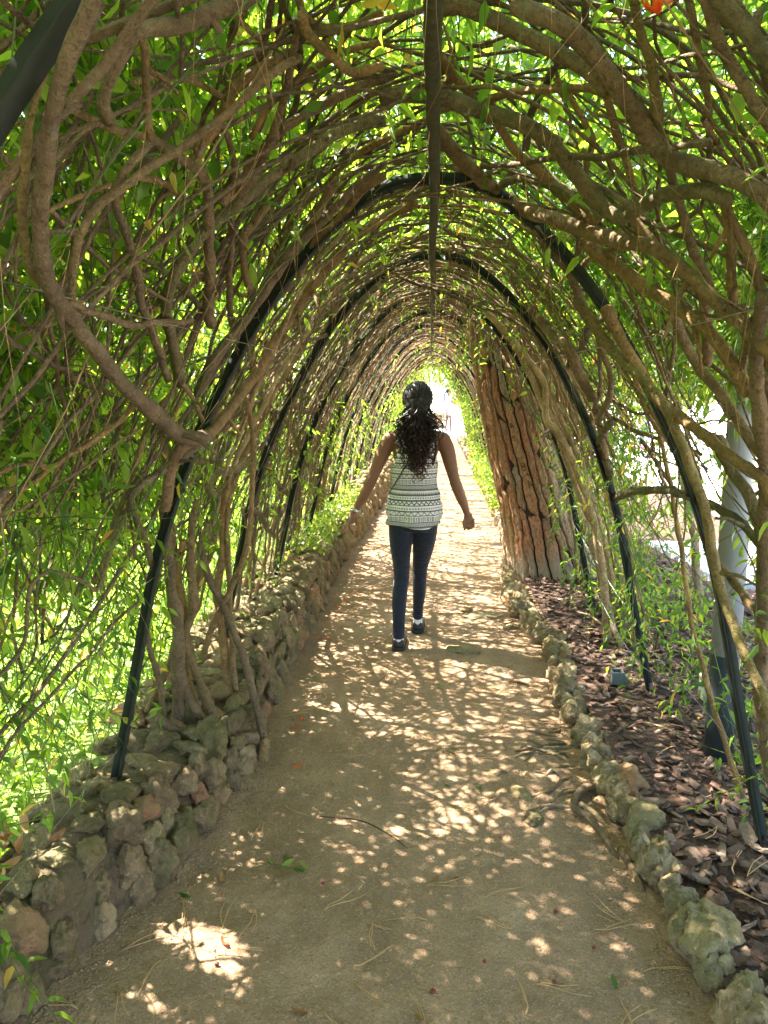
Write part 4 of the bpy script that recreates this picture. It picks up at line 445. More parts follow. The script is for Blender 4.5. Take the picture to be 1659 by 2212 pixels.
for i in range(NH):
    y=Y0+PITCH*i if i else .91
    e=empty('metal_arch',(0,y,0),'%s dark iron arch counted from the camera, carrying the vine tunnel over the path'%ORD[i],'arch','iron arches carrying the vine tunnel')
    o=link('arch_bar',AM,e,(0,0,0))
    if i<5:
        for s in (-.10,-.05,.05,.10,-.5,.5):
            x,z=shell(s,-.005); bo=link('bolt',BOLT,e,(float(x),0,float(z)-.001)); d=Vector((-float(x),0,-1.3 if abs(s)<.2 else -.3)); bo.rotation_euler=d.to_track_quat('Z','Y').to_euler()
# ridge bar
mb=MB(); P=[(.004*math.sin(y*3),y,2.262+.006*math.sin(y*1.7)) for y in np.arange(-1.5,24.2,.1)]
mb.tube(P,[.0165+.0012*nz(y*30,0) for y in range(len(P))],8); tag(mb.obj('ridge_bar',M['ridge_iron']),'long rusty mossy ridge bar running along the crown under all the arches','bar')
for k,(s,a) in enumerate([(.30,'crown'),(.62,'shoulder'),(.86,'foot')]):
    for sg in (-1,1):
        mb=MB(); pts=[]
        for y in np.arange(-.3,24,.36): x,z=shell(sg*s,.006+.01*math.sin(y*2+k)); pts.append((float(x),y,float(z)))
        mb.tube(pts,.0013,4); tag(mb.obj('training_wire',M['wire']),'thin wire along the %s side of the arches at %s height'%('left' if sg<0 else 'right',{'crown':'crown','shoulder':'shoulder','foot':'ankle'}[a]),'wire','wires tied along the arches')
mb=MB(); mb.tube([(1.02,4.75,.42),(1.13,3.95,.2),(1.29,3.24,.41)],.0018,4,.1); mb.tube([(.90,5.6,.9),(1.06,4.8,.55),(1.16,4.4,.36)],.0015,4,.1)
tag(mb.obj('tie_wire',M['wire']),'slack pale tie wire stretched from the arch feet to the dark pole','wire')
# ---------------------------------------------------------------- vines
VINES={}
def vine(side,slot):
    k=(side,slot)
    if k not in VINES:
        y=Y0+PITCH*(slot+.5); sd='left' if side<0 else 'right'
        where='just in front of the first arch' if slot<0 else ('beyond the last arch' if slot>=NH-1 else 'between %s and %s iron arches'%(ORD[slot],ORD[slot+1]))
        VINES[k]=empty('climbing_vine',(side*(1.2 if side>0 else 1.1),y,.28 if side<0 else .06),'woody %s-hand vine rooted %s'%(sd,where),'vine','vines woven over the arches')
    return VINES[k]
def slot_of(y): return int(max(-1,min(NH-1,math.floor((y-Y0)/PITCH))))
def knotty(P,R,amp=.12,seed=0):
    r=R.copy()
    for i in range(len(P)): r[i]*=1+amp*noise.noise(Vector(P[i])*18+Vector((seed,0,0)))+(.22 if noise.noise(Vector(P[i])*7+Vector((seed,9,0)))>.42 else 0)
    return r
def stem(parent,pts,mat,name='stem',k=9,step=.025,wob=.006,amp=.14):
    P=np.asarray(pts,float); Q=resample(P,step); sd=R_.random()*50
    for i in range(len(Q)):
        v=Vector(Q[i,:3]); n=noise.noise_vector(v*6+Vector((sd,0,0)))*wob+noise.noise_vector(v*19+Vector((sd,0,0)))*wob*.45
        Q[i,:3]+=np.array(n)
    r=knotty(Q[:,:3],Q[:,3],amp,sd); mb=MB()
    if name=='branch' or k>=10:
        an=np.arange(k)*2*math.pi/k; R2=np.array([[r[i]*(1+.16*noise.noise(Vector((math.cos(a)*1.6+sd,math.sin(a)*1.6,i*.22)))+.10*noise.noise(Vector((math.cos(a)*3+sd,math.sin(a)*3,i*.9)))) for a in an] for i in range(len(Q))])
        mb.add(*tube(Q[:,:3],R2,k))
        for q in range(max(1,len(Q)//16)):
            i=R_.randrange(2,max(3,len(Q)-2)); i=min(i,len(Q)-1); d=np.array([R_.gauss(0,1),R_.gauss(0,1),R_.gauss(0,1)]); d/=np.linalg.norm(d); L_=r[i]*R_.uniform(1.3,2.6); p=Q[i,:3]
            if R_.random()<.35: L_*=R_.uniform(2,5)
            rr=min(r[i]*.55,R_.uniform(.004,.008)); mb.tube([p,p+d*L_*.6+np.array([0,0,.1*L_]),p+d*L_],[rr*1.5,rr,rr*.7],6)
    else: mb.tube(Q[:,:3],r,k)
    return mb.obj(name,M[mat],parent)
TR=json.loads(TRACE)
for side,k in TR['B']:
    sg=-1 if side=='L' else 1; ym=sorted(p[1] for p in k)[len(k)//2]
    sl_=slot_of(ym); stem(vine(sg,sl_),k,'bark_moss' if R_.random()<.35 else 'bark',name='branch',k=10)
for k in TR['ST']: stem(vine(-1,1),k,'bark',k=10,wob=.005)
for k in TR['RS']: stem(vine(1,2),k,'bark_grey',k=10,wob=.005)
for k in TR['QS']: stem(vine(1,3),k,'bark_grey',k=10,wob=.01)
# cut stump at the foot of the left vine, stump of the right clump
for (x,y,z,h,r,sd,lab) in [(-.83,3.16,0,.13,.032,-1,0),(-.745,3.2,0,.10,.026,-1,0),(1.215,4.8,.03,.34,.038,1,0),(1.16,4.86,.03,.22,.045,1,0),(1.28,4.78,.03,.16,.035,1,0)]:
    mb=MB(); mb.tube([(x,y,z-.03),(x+.01,y,z+h*.5),(x+.02,y,z+h)],[r*1.3,r,r*.85],10,.03); o=mb.obj('stump',M['bark'],vine(sd,1 if sd<0 else 2)); o['label']='short sawn-off stump'
for side in (-1,1):
    for slot in range(-1,NH):
        v=vine(side,slot); y0=v.location.y; near=slot<6
        nm=(0 if side<0 else 3) if slot<0 else ((0 if side<0 else 1) if slot==0 else ((4 if side<0 else (1 if slot==1 else 2)) if slot<3 else ((13 if side<0 else (4 if slot<5 else 9)) if near else (15 if side<0 else 20))))
        tang=MB(); tw=MB(); gt=MB()
        for m in range(nm):
            yb=y0+R_.gauss(0,.12 if side<0 else .16) if R_.random()<.6 else y0+R_.uniform(-.7,.7); send=R_.uniform(-.75,.1); dr=R_.gauss(0,1.0 if slot>2 else 1.6); ph=R_.uniform(0,6); a=R_.uniform(.04,.16); off0=R_.uniform(.02,.10); off1=R_.uniform(.01,.22)
            r0=R_.uniform(.009,.021); pts=[]
            s_=1.02 if R_.random()<.75 else R_.uniform(.2,.9)
            n=11
            for i in range(n):
                t=i/(n-1); s=s_+(send-s_)*t; o=off0+(off1-off0)*t+.03*math.sin(ph+t*9)
                yy=yb+dr*t**1.3+a*math.sin(ph*2+t*7); x,z=shell(side*s,max(.012,o)); 
                zz=float(z)+(0 if t>.05 or side>0 else .12)
                pts.append((float(x)+(side*.0),yy,zz,r0*(1-.62*t)))
            if near or R_.random()<.25: stem(v,pts,R_.choice(['bark','bark','bark_grey']),k=7 if near else 6,step=.05 if near else .12,wob=.016)
            else:
                Q=resample(np.array(pts),.16); Q[:,:3]+=RN.normal(0,.008,(len(Q),3)); tang.tube(Q[:,:3],Q[:,3],5,cap=False)
        # crown tangle, diagonals over the top
        for m in range(((70 if side<0 else 26) if slot<2 else (135 if side<0 or slot>4 else 100)) if near else 80):
            s0=side*abs(R_.gauss(0,.36)); s1=s0+R_.gauss(0,.38); lim_=.50 if (slot<2 or (side>0 and slot<5)) else .8; s0=max(-lim_,min(lim_,s0)); s1=max(-lim_,min(lim_,s1)); s1=max(-lim_,min(lim_,s1)); yb=y0+R_.uniform(-.75,.75); dr=R_.gauss(0,.75 if slot>2 else 1.15); o0=.015+.28*R_.random()**1.6; o1=.015+.28*R_.random()**1.6; ph=R_.uniform(0,6); bend=R_.gauss(0,.12 if slot>2 else .2); r0=R_.choice([R_.uniform(.002,.005),R_.uniform(.004,.008) if slot<2 else R_.uniform(.0045,.013)])*(1.2 if not near else 1)
            pts=[]
            for i in range(7):
                t=i/6; x,z=shell(s0+(s1-s0)*t+bend*math.sin(3.1*t),max(.012,o0+(o1-o0)*t+.03*math.sin(ph+5*t))); pts.append((float(x),yb+dr*t+.06*math.sin(ph*3+6*t),float(z),r0*(1-.4*t)))
            Q=resample(np.array(pts),.09 if near else .2); Q[:,:3]+=RN.normal(0,.004,(len(Q),3)); tang.tube(Q[:,:3],Q[:,3],5,cap=False)
        if tang.n: tag(tang.obj('tangled_branch',M['bark_grey'] if not near else M['bark'],v),kind='stuff')  # far tangle takes the paler bark to stand in for sunlight
        # thin twigs, green and tan, outside the arches
        for m in range((120 if side<0 else 60) if near else 70):
            s0=side*min(1,R_.uniform(0,1.15)); off=R_.uniform(.02,.45); yb=y0+R_.uniform(-.75,.75); x,z=shell(s0,off); p0=np.array([float(x),yb,float(z)])
            d=np.array([R_.gauss(0,.35)+side*.1,R_.gauss(0,.55),R_.choice([-1,-1,1])*R_.uniform(.2,1)]); d/=np.linalg.norm(d); Lg=R_.uniform(.3,1.1)
            c=np.array([R_.gauss(0,.08),R_.gauss(0,.08),-R_.uniform(0,.25)]); n=6
            pts=[]
            for i in range(n):
                t=i/(n-1); q=p0+d*Lg*t+c*t*t; 
                # keep twigs outside the arches
                xi=np.interp(-q[2],-_P[:,1],_P[:,0]); 
                if abs(q[0])<xi+.0 and q[2]<2.3: q[0]=side*(xi+.01)
                if q[2]<.05: q[2]=.05
                pts.append(q)
            pts=[q+np.array([R_.gauss(0,.012),R_.gauss(0,.012),R_.gauss(0,.012)]) for q in pts]
            (gt if R_.random()<.5 else tw).tube(pts,np.linspace(.0024,.001,n)*(1 if near else 1.8),3 if not near else 4,cap=False)
        tag(tw.obj('twig',M['tan_twig'],v),kind='stuff'); tag(gt.obj('green_twig',M['green_stem'],v),kind='stuff')
# dry needles and threads caught in the crown
mb=MB()
for i in range(520):
    s=R_.gauss(0,.28); y=1.0+8*R_.random()**1.3; x,z=shell(s,R_.uniform(-.01,.05)); L_=R_.uniform(.05,.30); dx=R_.gauss(0,.05); dy=R_.gauss(0,.05)
    p=np.array([float(x),y,float(z)]); k_=min(1.,.38+.14*y); mb.tube([p,p+[dx*.4,dy*.5,-L_*.5],p+[dx*1.2,dy,-L_]],[.0009*k_,.0008*k_,.0004*k_],3,cap=False)
tag(mb.obj('hanging_needles',M['dry_needle']),'dry pine needles and threads hanging from the crown of the vine tunnel','pine needles',kind='stuff')
# ---------------------------------------------------------------- leaves
def norm(a): return a/(np.linalg.norm(a,axis=-1,keepdims=True)+1e-9)
HQ_V=np.array([(0,0,0),(.28,-.5,.10),(.28,.5,.10),(.64,-.40,.07),(.64,.40,.07),(1,0,-.10),(.28,0,.0),(.64,0,-.02)],float)
HQ_F=[np.array([(1,6,7,3),(6,2,4,7)]),np.array([(0,6,1),(0,2,6),(3,7,5),(7,4,5)])]
LQ_V=np.array([(0,0,0),(.42,-.5,.05),(1,0,-.06),(.42,.5,.05)],float); LQ_F=[np.array([(0,3,2,1)])]
def leaves(base,d,nrm_,L,W,hq):
    TV,TF=(HQ_V,HQ_F) if hq else (LQ_V,LQ_F)
    sd=norm(np.cross(d,nrm_)); up=np.cross(sd,d)
    V=base[:,None,:]+d[:,None,:]*(TV[None,:,0:1]*L[:,None,None])+sd[:,None,:]*(TV[None,:,1:2]*W[:,None,None])+up[:,None,:]*(TV[None,:,2:3]*L[:,None,None])
    n=len(base); k=len(TV); Fs=[(f[None,:,:]+(np.arange(n)*k)[:,None,None]).reshape(-1,f.shape[1]) for f in TF]
    return V.reshape(-1,3),Fs,k
sv=np.array(SUN)
def foot(p): return p-sv[None,:]*(p[:,2:3]/sv[2])
def vnoise(p,f,seed):
    # cheap smooth noise from sums of rotated sines
    r=np.random.default_rng(seed); o=np.zeros(len(p))
    for i in range(7):
        k=r.normal(0,1,p.shape[1]); k=k/np.linalg.norm(k)*f*r.uniform(.6,1.8); o+=np.sin(p@k+r.uniform(0,6.28))
    return o/2.65
def gen_strands(n,smin,smax,ymin,ymax,off0,off1,m,gap,Lm,seed,down=.8,side=None):
    r=np.random.default_rng(seed); s=r.uniform(smin,smax,n); y=r.uniform(ymin,ymax,n); off=off0+(off1-off0)*r.random(n)**1.2
    x,z=shell(s,0*s); x2,z2=shell(s,0*s+1); nx,nz_=x2-x,z2-z; P0=np.stack([x+nx*off,y,z+nz_*off],1)
    D=r.normal(0,.5,(n,3)); D[:,2]-=down; D[:,0]+=np.sign(x)*.12; D=norm(D)
    t=(np.arange(m)+.5)*gap; P=P0[:,None,:]+D[:,None,:]*t[None,:,None]; P[:,:,2]-=.35*t[None,:]**2
    tan=np.repeat(D[:,None,:],m,1); rad=norm(r.normal(0,1,(n,m,3))); d=norm(tan*.55+rad*.95+np.array([0,0,-.35])); nn=norm(np.array([0,0,1.])+r.normal(0,.55,(n,m,3))+np.sign(P[:,:,0:1])*np.array([.25,0,0]))
    L=r.uniform(.75,1.25,(n,m))*Lm; u=r.random((n,m)); sv_=np.repeat(r.random((n,1)),m,1)
    o=[a.reshape(-1,a.shape[-1]) if a.ndim==3 else a.ravel() for a in (P,d,nn,L,(.6*u+.4*sv_))]
    return o,(P0,D,t)
def thin(o,keep): return [a[keep] for a in o]
rk=np.random.default_rng(11)
def keepmask(P,near=True):
    """natural gaps in the foliage"""
    g=vnoise(P,3.2,5)*.6+vnoise(P,9,6)*.4; p=np.clip(.70+.55*g,0.06,1)
    x,y,z=P[:,0],P[:,1],P[:,2]
    p=np.where((x<0)&(z<1.05),p*.42,p)
    p=np.where((x<0)&(z>=1.05)&(z<2.0)&(y<3.4)&(np.hypot(x,z-1)<2.0),p*np.clip(.62+.35*vnoise(P,6,77),.2,1),p)
    right=(x>.2)&(z<1.6)&(y<7); p=np.where(right,p*np.clip((.34+.4*vnoise(P,2.5,9)+(.22*(y>3.9)))*np.where(z<.95,.45,1.),.05,1),p)
    ft_=foot(P); fx,fy=ft_[:,0],ft_[:,1]
    holes=vnoise(ft_[:,:2],7.5,21)*.5+vnoise(ft_[:,:2],22,22)*.6
    on=(fx>-1.2)&(fx<1.0)
    dens=np.interp(fy,[0,2.3,2.9,3.6,5,8,12,25],[1.0,1.0,.97,.74,.36,.16,.06,.0])
    p=np.where(on,p*np.where(holes>np.interp(fy,[0,2.6,3.3,5,12],[1.7,1.45,.85,.42,.1]),.12,dens+.25),p)
    patch=((fx+.72)/.26)**2+((fy-1.93)/.20)**2
    p=np.where((patch<1)&(holes>-.25),0,p)  # leaves cleared along the sun's path to throw a bright patch on the ground
    # nothing hangs inside the walking space
    xi=np.interp(-z,-_P[:,1],_P[:,0]); ins=(np.abs(x)<xi-.05)&(z<2.2); p=np.where(ins,p*.12,p); p=np.where((np.abs(x)<.8)&(z<1.9),0,p)
    p=np.where(z<.06,0,p); p=np.where((x<-.5)&(z<.36)&(x>-1.42),0,p)
    p=np.where((np.hypot(x,y)<.75)&(z<2.3),0,p)
    return rk.random(len(P))<p
sets=[]
TWV=[];TWS=[]
def strand_twigs(st,frac):
    P0,D,t=st; P0=P0[frac>.3]; D=D[frac>.3]
    if not len(P0): return
    tt=np.array([-.06,t[-1]*.33,t[-1]*.66,t[-1]]); C=P0[:,None,:]+D[:,None,:]*tt[None,:,None]; C[:,:,2]-=.35*tt[None,:]**2
    a=norm(np.cross(D,np.array([.3,.9,.2]))); b=np.cross(D,a); r=np.array([.0024,.002,.0016,.0008]); V=[]
    for k in range(3):
        an=k*2.0944; V.append(C+(a*math.cos(an)+b*math.sin(an))[:,None,:]*r[None,:,None])
    TWV.append(np.stack(V,2).reshape(len(P0),12,3))
def addset(args,hq,wr=.30):
    o,st=gen_strands(*args); k=keepmask(o[0])
    if hq: strand_twigs(st,k.reshape(-1,args[7]).mean(1))
    o=thin(o,k); sets.append((o,hq,wr)); return st
#            n   smin smax  ymin ymax off0 off1 m gap Lm seed down
addset((3400,-1.0,-.42,-1.3,7.6,.10,.7,12,.034,.056,1),True)
addset((4300,-.5,.5,-1.2,7.6,.32,.75,12,.034,.058,2,.35),True)
addset((2500,.42,1.0,-1.0,7.6,.08,.60,12,.034,.058,3),True)
addset((4300,-.72,.35,-1.5,8,.35,1.1,12,.034,.066,4,.3),True)
addset((6800,-.62,.45,-2.2,4.2,.45,1.3,12,.036,.064,8,.3),False,.4)
addset((3600,-.7,.45,4.0,9,.4,1.2,12,.036,.064,9,.3),False,.4)
addset((6500,-.64,.3,1.2,4.0,.45,1.35,12,.036,.062,10,.3),False,.4)
addset((1900,-1.0,-.42,7.6,25,.08,.7,11,.05,.085,5),False,.33)
addset((1900,-.5,.5,7.6,25,.30,.6,11,.05,.085,6,.35),False,.33)
addset((3000,.42,1.0,7.6,25,.04,.65,11,.05,.085,7),False,.33)
# sprigs hanging on the inside of the right wall and a few on the left
def sprig_inside(n,smin,smax,ymin,ymax,o0,o1,seed,Lm=.05):
    o,st=gen_strands(n,smin,smax,ymin,ymax,o0,o1,11,.032,Lm,seed,1.1); k=o[0][:,2]>.1; k&=~((np.abs(o[0][:,0])<.5)&(o[0][:,2]<1.7)); strand_twigs(st,k.reshape(-1,11).mean(1)); sets.append((thin(o,k),True,.3)); return st
sprig_inside(70,.5,.97,3.7,5.6,-.03,.14,31,.045); sprig_inside(130,.28,.95,14,24.5,-.15,.05,37,.08); sprig_inside(260,-.95,-.28,14,24.5,-.32,.05,38,.09); sprig_inside(120,-.3,.3,15,24.5,-.2,.0,39,.08); sprig_inside(60,.35,.9,6,12,-.04,.1,32,.06); sprig_inside(55,-.8,-.3,5,12,-.03,.1,33,.06); sprig_inside(26,.72,.98,1.9,3.9,.02,.16,34); sprig_inside(22,-.98,-.7,1.3,2.4,.0,.15,35,.06); sprig_inside(18,.05,.3,4,9,-.05,.02,36,.05)
# gather, pick the 300 that show largest as leaves of their own
ft=np.array([-math.sin(math.radians(3.478))*math.cos(math.radians(9.11)),math.cos(math.radians(3.478))*math.cos(math.radians(9.11)),-math.sin(math.radians(9.11))])
rt_=np.array([math.cos(math.radians(3.478)),math.sin(math.radians(3.478)),0]); up_=np.cross(rt_,ft)
CP=np.array([0,0,1.65]); cand=[]
for si,(o,hq,wr) in enumerate(sets):
    if not hq: continue
    q=o[0]-CP; f=q@ft; u=(q@rt_)/np.maximum(f,.01); v=(q@up_)/np.maximum(f,.01); ok=(f>.5)&(np.abs(u)<.48)&(np.abs(v)<.65)
    idx=np.where(ok)[0]; cand+=[(f[i]/o[3][i],si,i) for i in idx if f[i]<3.4]
cand.sort(); chosen=cand[:300]; drop={}
LQme=npmesh('leaf',(HQ_V*np.array([1,.3,1]))*1.0,HQ_F,M['leaf'],True)
for _,si,i in chosen:
    o=sets[si][0]; drop.setdefault(si,[]).append(i); b,d,nn,L=o[0][i],o[1][i],o[2][i],o[3][i]
    sd=np.cross(d,nn); sd/=np.linalg.norm(sd); up=np.cross(sd,d); v=vine(-1 if b[0]<0 else 1,slot_of(b[1]))
    ob=bpy.data.objects.new('leaf',LQme); COL.objects.link(ob); ob.parent=v; ob.rotation_mode='QUATERNION'
    ob.rotation_quaternion=Matrix((Vector(d),Vector(sd),Vector(up))).transposed().to_quaternion(); ob.location=Vector(b)-v.location; ob.scale=(L,L,L)
buckets={}
for si,(o,hq,wr) in enumerate(sets):
    kp=np.ones(len(o[0]),bool); kp[drop.get(si,[])]=False; P,d,nn,L,u=[a[kp] for a in o]
    sl_=np.clip(np.floor((P[:,1]-Y0)/PITCH),-1,NH-1).astype(int); sg=np.where(P[:,0]<0,-1,1)
    for s in (-1,1):
        for k in np.unique(sl_):
            mk=(sl_==k)&(sg==s)
            if mk.any(): V,Fs,kk=leaves(P[mk],d[mk],nn[mk],L[mk],L[mk]*wr,hq); buckets.setdefault((s,int(k)),[]).append((V,Fs,np.repeat(u[mk],kk)))
for (s,k),lst in buckets.items():
    n=0;V=[];Q=[];T=[];A=[]
    for v,Fs,a in lst:
        for f in Fs: (Q if f.shape[1]==4 else T).append(f+n)
        V.append(v);A.append(a);n+=len(v)
    F=[np.concatenate(Q)]+([np.concatenate(T)] if T else [])
    tag(link('foliage',npmesh('foliage',np.concatenate(V),F,M['leaf'],True,attr={'lf':np.concatenate(A)}),vine(s,k)),kind='stuff')
TW=np.concatenate(TWV); tf=[]
for q in range(3):
    for k in range(3): tf.append([q*3+k,q*3+(k+1)%3,q*3+3+(k+1)%3,q*3+3+k])
tf=np.array(tf)
sl_=np.clip(np.floor((TW[:,0,1]-Y0)/PITCH),-1,NH-1).astype(int); sg=np.where(TW[:,0,0]<0,-1,1)
for s in (-1,1):
    for k in np.unique(sl_):
        T_=TW[(sl_==k)&(sg==s)]
        if len(T_): tag(link('leaf_stalk',npmesh('leaf_stalk',T_.reshape(-1,3),(tf[None]+(np.arange(len(T_))*12)[:,None,None]).reshape(-1,4),M['green_stem']),vine(s,int(k))),kind='stuff')
print('LEAVES',sum(len(o[0]) for o,_,_ in sets))
# ---------------------------------------------------------------- leaning pine trunk with plated bark
AX=[(-.12,1.17,.40),(.0,1.095,.372),(.33,1.0,.343),(.65,.92,.320),(1.03,.805,.293),(1.23,.748,.275),(1.61,.633,.24),(1.98,.53,.205),(2.35,.44,.185),(2.9,.31,.175),(4.2,.02,.16),(5.6,-.25,.13),(7.0,-.45,.10)]
AZ=np.array([a[0] for a in AX]); AXx=np.array([a[1] for a in AX]); AR=np.array([a[2] for a in AX])
TY=6.70
def axis(z): return np.interp(z,AZ,AXx),TY+.03*math.sin(z),np.interp(z,AZ,AR)
tree=empty('pine_tree',(1.12,TY,0),'thick leaning trunk with deeply plated orange and grey bark','tree')
mb=MB(); zs=np.arange(-.12,7.01,.12); V=[];K=48
for z in zs:
    x,y,r=axis(z)
    for j in range(K):
        t=2*math.pi*j/K; fl=1+.38*max(0,.42-z)*abs(math.sin(t*3.5+.6)); rr=(r-.026)*fl*(1+.03*nz(t*2,z*3)); V.append((x+rr*math.cos(t),y+rr*math.sin(t),z))
n=len(zs); i=np.arange(n-1)[:,None]*K; j=np.arange(K)[None,:]; Q=np.stack([i+j,i+(j+1)%K,i+K+(j+1)%K,i+K+j],-1).reshape(-1,4)
mb.add(V,Q); M['fissure']=simple('bark_fissure',(.035,.022,.015),.95,50,.9,.01,.5)
mb.obj('trunk',M['fissure'],tree)
def plate_mat():
    n=N('pine_bark_plate',.85); p=n.pos(); r=n.rnd(); g=n.noise(n.mapping(p,(1,1,.35)),16,5,.7); f=n.noise(n.mapping(p,(1,1,.5)),5,4,.6)
    cc=n.ramp(n.math('ADD',n.math('MULTIPLY',r,.6),n.math('MULTIPLY_ADD',f,1.0,-.2)),[(0,(.48,.33,.19)),(.25,(.48,.27,.14)),(.5,(.48,.23,.12)),(.72,(.40,.175,.10)),(.82,(.38,.27,.18)),(1,(.46,.39,.30))])
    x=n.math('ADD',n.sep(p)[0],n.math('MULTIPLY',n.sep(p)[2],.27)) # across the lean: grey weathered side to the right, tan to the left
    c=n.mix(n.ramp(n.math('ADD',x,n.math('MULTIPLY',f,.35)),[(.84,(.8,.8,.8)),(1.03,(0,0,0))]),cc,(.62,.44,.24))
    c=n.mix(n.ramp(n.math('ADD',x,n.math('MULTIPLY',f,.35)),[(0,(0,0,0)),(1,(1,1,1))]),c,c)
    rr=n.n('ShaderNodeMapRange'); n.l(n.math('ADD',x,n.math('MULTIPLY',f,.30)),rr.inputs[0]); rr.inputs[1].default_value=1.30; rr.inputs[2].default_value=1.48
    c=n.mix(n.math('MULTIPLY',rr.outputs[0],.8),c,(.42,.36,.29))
    gr=n.ramp(g,[(.5,(0,0,0)),(.62,(1,1,1))]); c=n.mix(n.math('MULTIPLY',gr,.7),c,(.30,.245,.17)); c=n.mix(n.ramp(n.noise(n.mapping(p,(1,1,.6)),55,5,.75),[(.45,(0,0,0)),(.62,(.75,.75,.75))]),c,(.13,.06,.03))
    # lower part greyer, as old bark is
    zz=n.n('ShaderNodeMapRange'); n.l(n.math('ADD',n.sep(p)[2],n.math('MULTIPLY',f,.2)),zz.inputs[0]); zz.inputs[1].default_value=.42; zz.inputs[2].default_value=.26
    c=n.mix(n.math('MULTIPLY',zz.outputs[0],.85),c,(.38,.30,.21))
    n.col(c); b=n.bump(n.noise(n.mapping(p,(1,1,.4)),40,5,.75),1.0,.03); b=n.bump(n.noise(p,160,3,.6),.4,.004,b); n.nrm(b); return n.m
M['plate']=plate_mat()
NC=22
def cline(k,z): 
    k=k%NC; return (k+.45*nz(k*5.3,z*1.6,1)+.24*nz(k*3.1,z*7,2)+.13*nz(k*2.7,z*24,4))/NC*2*math.pi+ .12*z
for c in range(NC):
    z=-.06+R_.uniform(0,.2); zt=3.4
    z=-.08
    while z<zt:
        hgt=R_.uniform(.35,1.0); z1=min(z+hgt,zt); nr=max(5,int((z1-z)/.02)); nc=10; V=[]
        sl0=R_.uniform(-.06,.06); sl1=R_.uniform(-.06,.06); raise_=R_.uniform(-.004,.010)
        for a in range(nr+1):
            for b in range(nc+1):
                u=b/nc; zz=z+(z1-z)*a/nr; zz+=(sl0*(1-a/nr)+sl1*(a/nr))*(u-.5)*2+.012*nz(c*7+u*5,zz*9)
                tl=cline(c,zz); tr=cline(c+1,zz)+(2*math.pi if c==NC-1 else 0); gap=.035+.05*nz(zz*7,c)
                endt=min(a,nr-a)/nr*(z1-z); ta=min(1,endt/.05); gp=gap+.13*(1-ta)**2
                t=tl+(tr-tl)*(gp+(1-2*gp)*u); x,y,r=axis(zz)
                e=min(u,1-u)*nc; h=(0 if e<.5 else (.92 if e<1.5 else 1.))*(1 if 0<a<nr else 0)
                fl=1+.38*max(0,.42-zz)*abs(math.sin(t*3.5+.6)); rr=r*fl-.04+h*(.034+raise_+.012*nz(t*9,zz*5,c)+.010*nz(t*30,zz*22,5)+.005*nz(t*70,zz*60,6))
                V.append((x+rr*math.cos(t),y+rr*math.sin(t),zz))
        w_=nc+1; i=np.arange(nr)[:,None]*w_+np.arange(nc)[None,:]; Q=np.stack([i,i+1,i+w_+1,i+w_],-1).reshape(-1,4)
        link('bark_plate',npmesh('bark_plate',np.array(V),Q,M['plate']),tree)
        z=z1+R_.uniform(-.015,.012)
# carved letters, cut as dark strokes into the plates: B + M, then K, L above and S
M['carve']=simple('carved_groove',(.07,.03,.018),.9)
GL={'B':[[(0,0),(0,1)],[(0,1),(.5,.95),(.55,.75),(.45,.55),(0,.52)],[(0,.52),(.55,.45),(.62,.2),(.5,.03),(0,0)]],'+':[[(0,.5),(.7,.5)],[(.35,.15),(.35,.85)]],'M':[[(0,0),(.05,1),(.4,.35),(.75,1),(.85,0)]],'K':[[(0,0),(0,1)],[(.6,1),(0,.5),(.6,0)]],'L':[[(0,1),(0,0),(.5,0)]],'S':[[(.55,.9),(.3,1),(.05,.8),(.3,.52),(.55,.25),(.3,0),(0,.12)]],'A':[[(0,0),(.35,1),(.7,0)],[(.15,.4),(.55,.4)]],'E':[[(.5,1),(0,1),(0,0),(.5,0)],[(0,.5),(.4,.5)]],'I':[[(0,0),(0,1)]]}
def carve(ch,ang,z,h):
    cv=MB()
    for st in GL[ch]:
        P=[]
        for (u,v) in resample(np.array([(a,b,0) for a,b in st],float),.12)[:,:2]:
            zz=z+v*h; x,y,r=axis(zz); t=ang+(u*h)/r; rr=r-.0005; P.append((x+rr*math.cos(t),y+rr*math.sin(t),zz))
        cv.tube(P,.0028,5)
    cv.obj('carved_letter',M['carve'],tree)
A0=-math.pi/2
for ch,a,z,h in [('B',-.20,.98,.055),('+',-.14,.92,.045),('M',-.14,.83,.065),('K',.10,1.07,.06),('L',.17,.86,.09),('S',-.26,1.22,.04),('A',-.22,1.33,.035),('E',-.30,1.45,.035),('I',-.27,1.55,.04),('S',-.05,.58,.05),('A',.35,.62,.05),('K',-.34,1.62,.035),('E',.42,.75,.04)]: carve(ch,A0+a,z,h)
# crown high above the tunnel
def crown(name,parent,c,r,n,mat,Lm,seed,wr=.35,shellf=.35,lean=(0,0,0)):
    r_=np.random.default_rng(seed); nb=max(6,n//160); cd=norm(r_.normal(0,1,(nb,3))); cc=np.array(c)+cd*np.array(r)*(r_.uniform(.35,.95,(nb,1))); cr=r_.uniform(.16,.34,nb)*min(r)*1.1
    k=r_.integers(0,nb,n); dd=norm(r_.normal(0,1,(n,3))); P=cc[k]+dd*(cr[k]*r_.uniform(shellf,1,n)**.5)[:,None]
    d=norm(dd*.6+r_.normal(0,.6,(n,3))+np.array([0,0,-.25])); nn=norm(dd+r_.normal(0,.5,(n,3))+np.array([0,0,.4])); L=r_.uniform(.7,1.3,n)*Lm
    V,Fs,kk=leaves(P,d,nn,L,L*wr,False); o=link(name,npmesh(name,V,Fs,mat,True,attr={'lf':np.repeat(r_.random(n),kk)}),parent); tag(o,kind='stuff'); return o
crown('crown',tree,(-.2,TY,7.6),(1.5,1.5,1.1),5000,M['leaf_dark'],.16,3,.12)
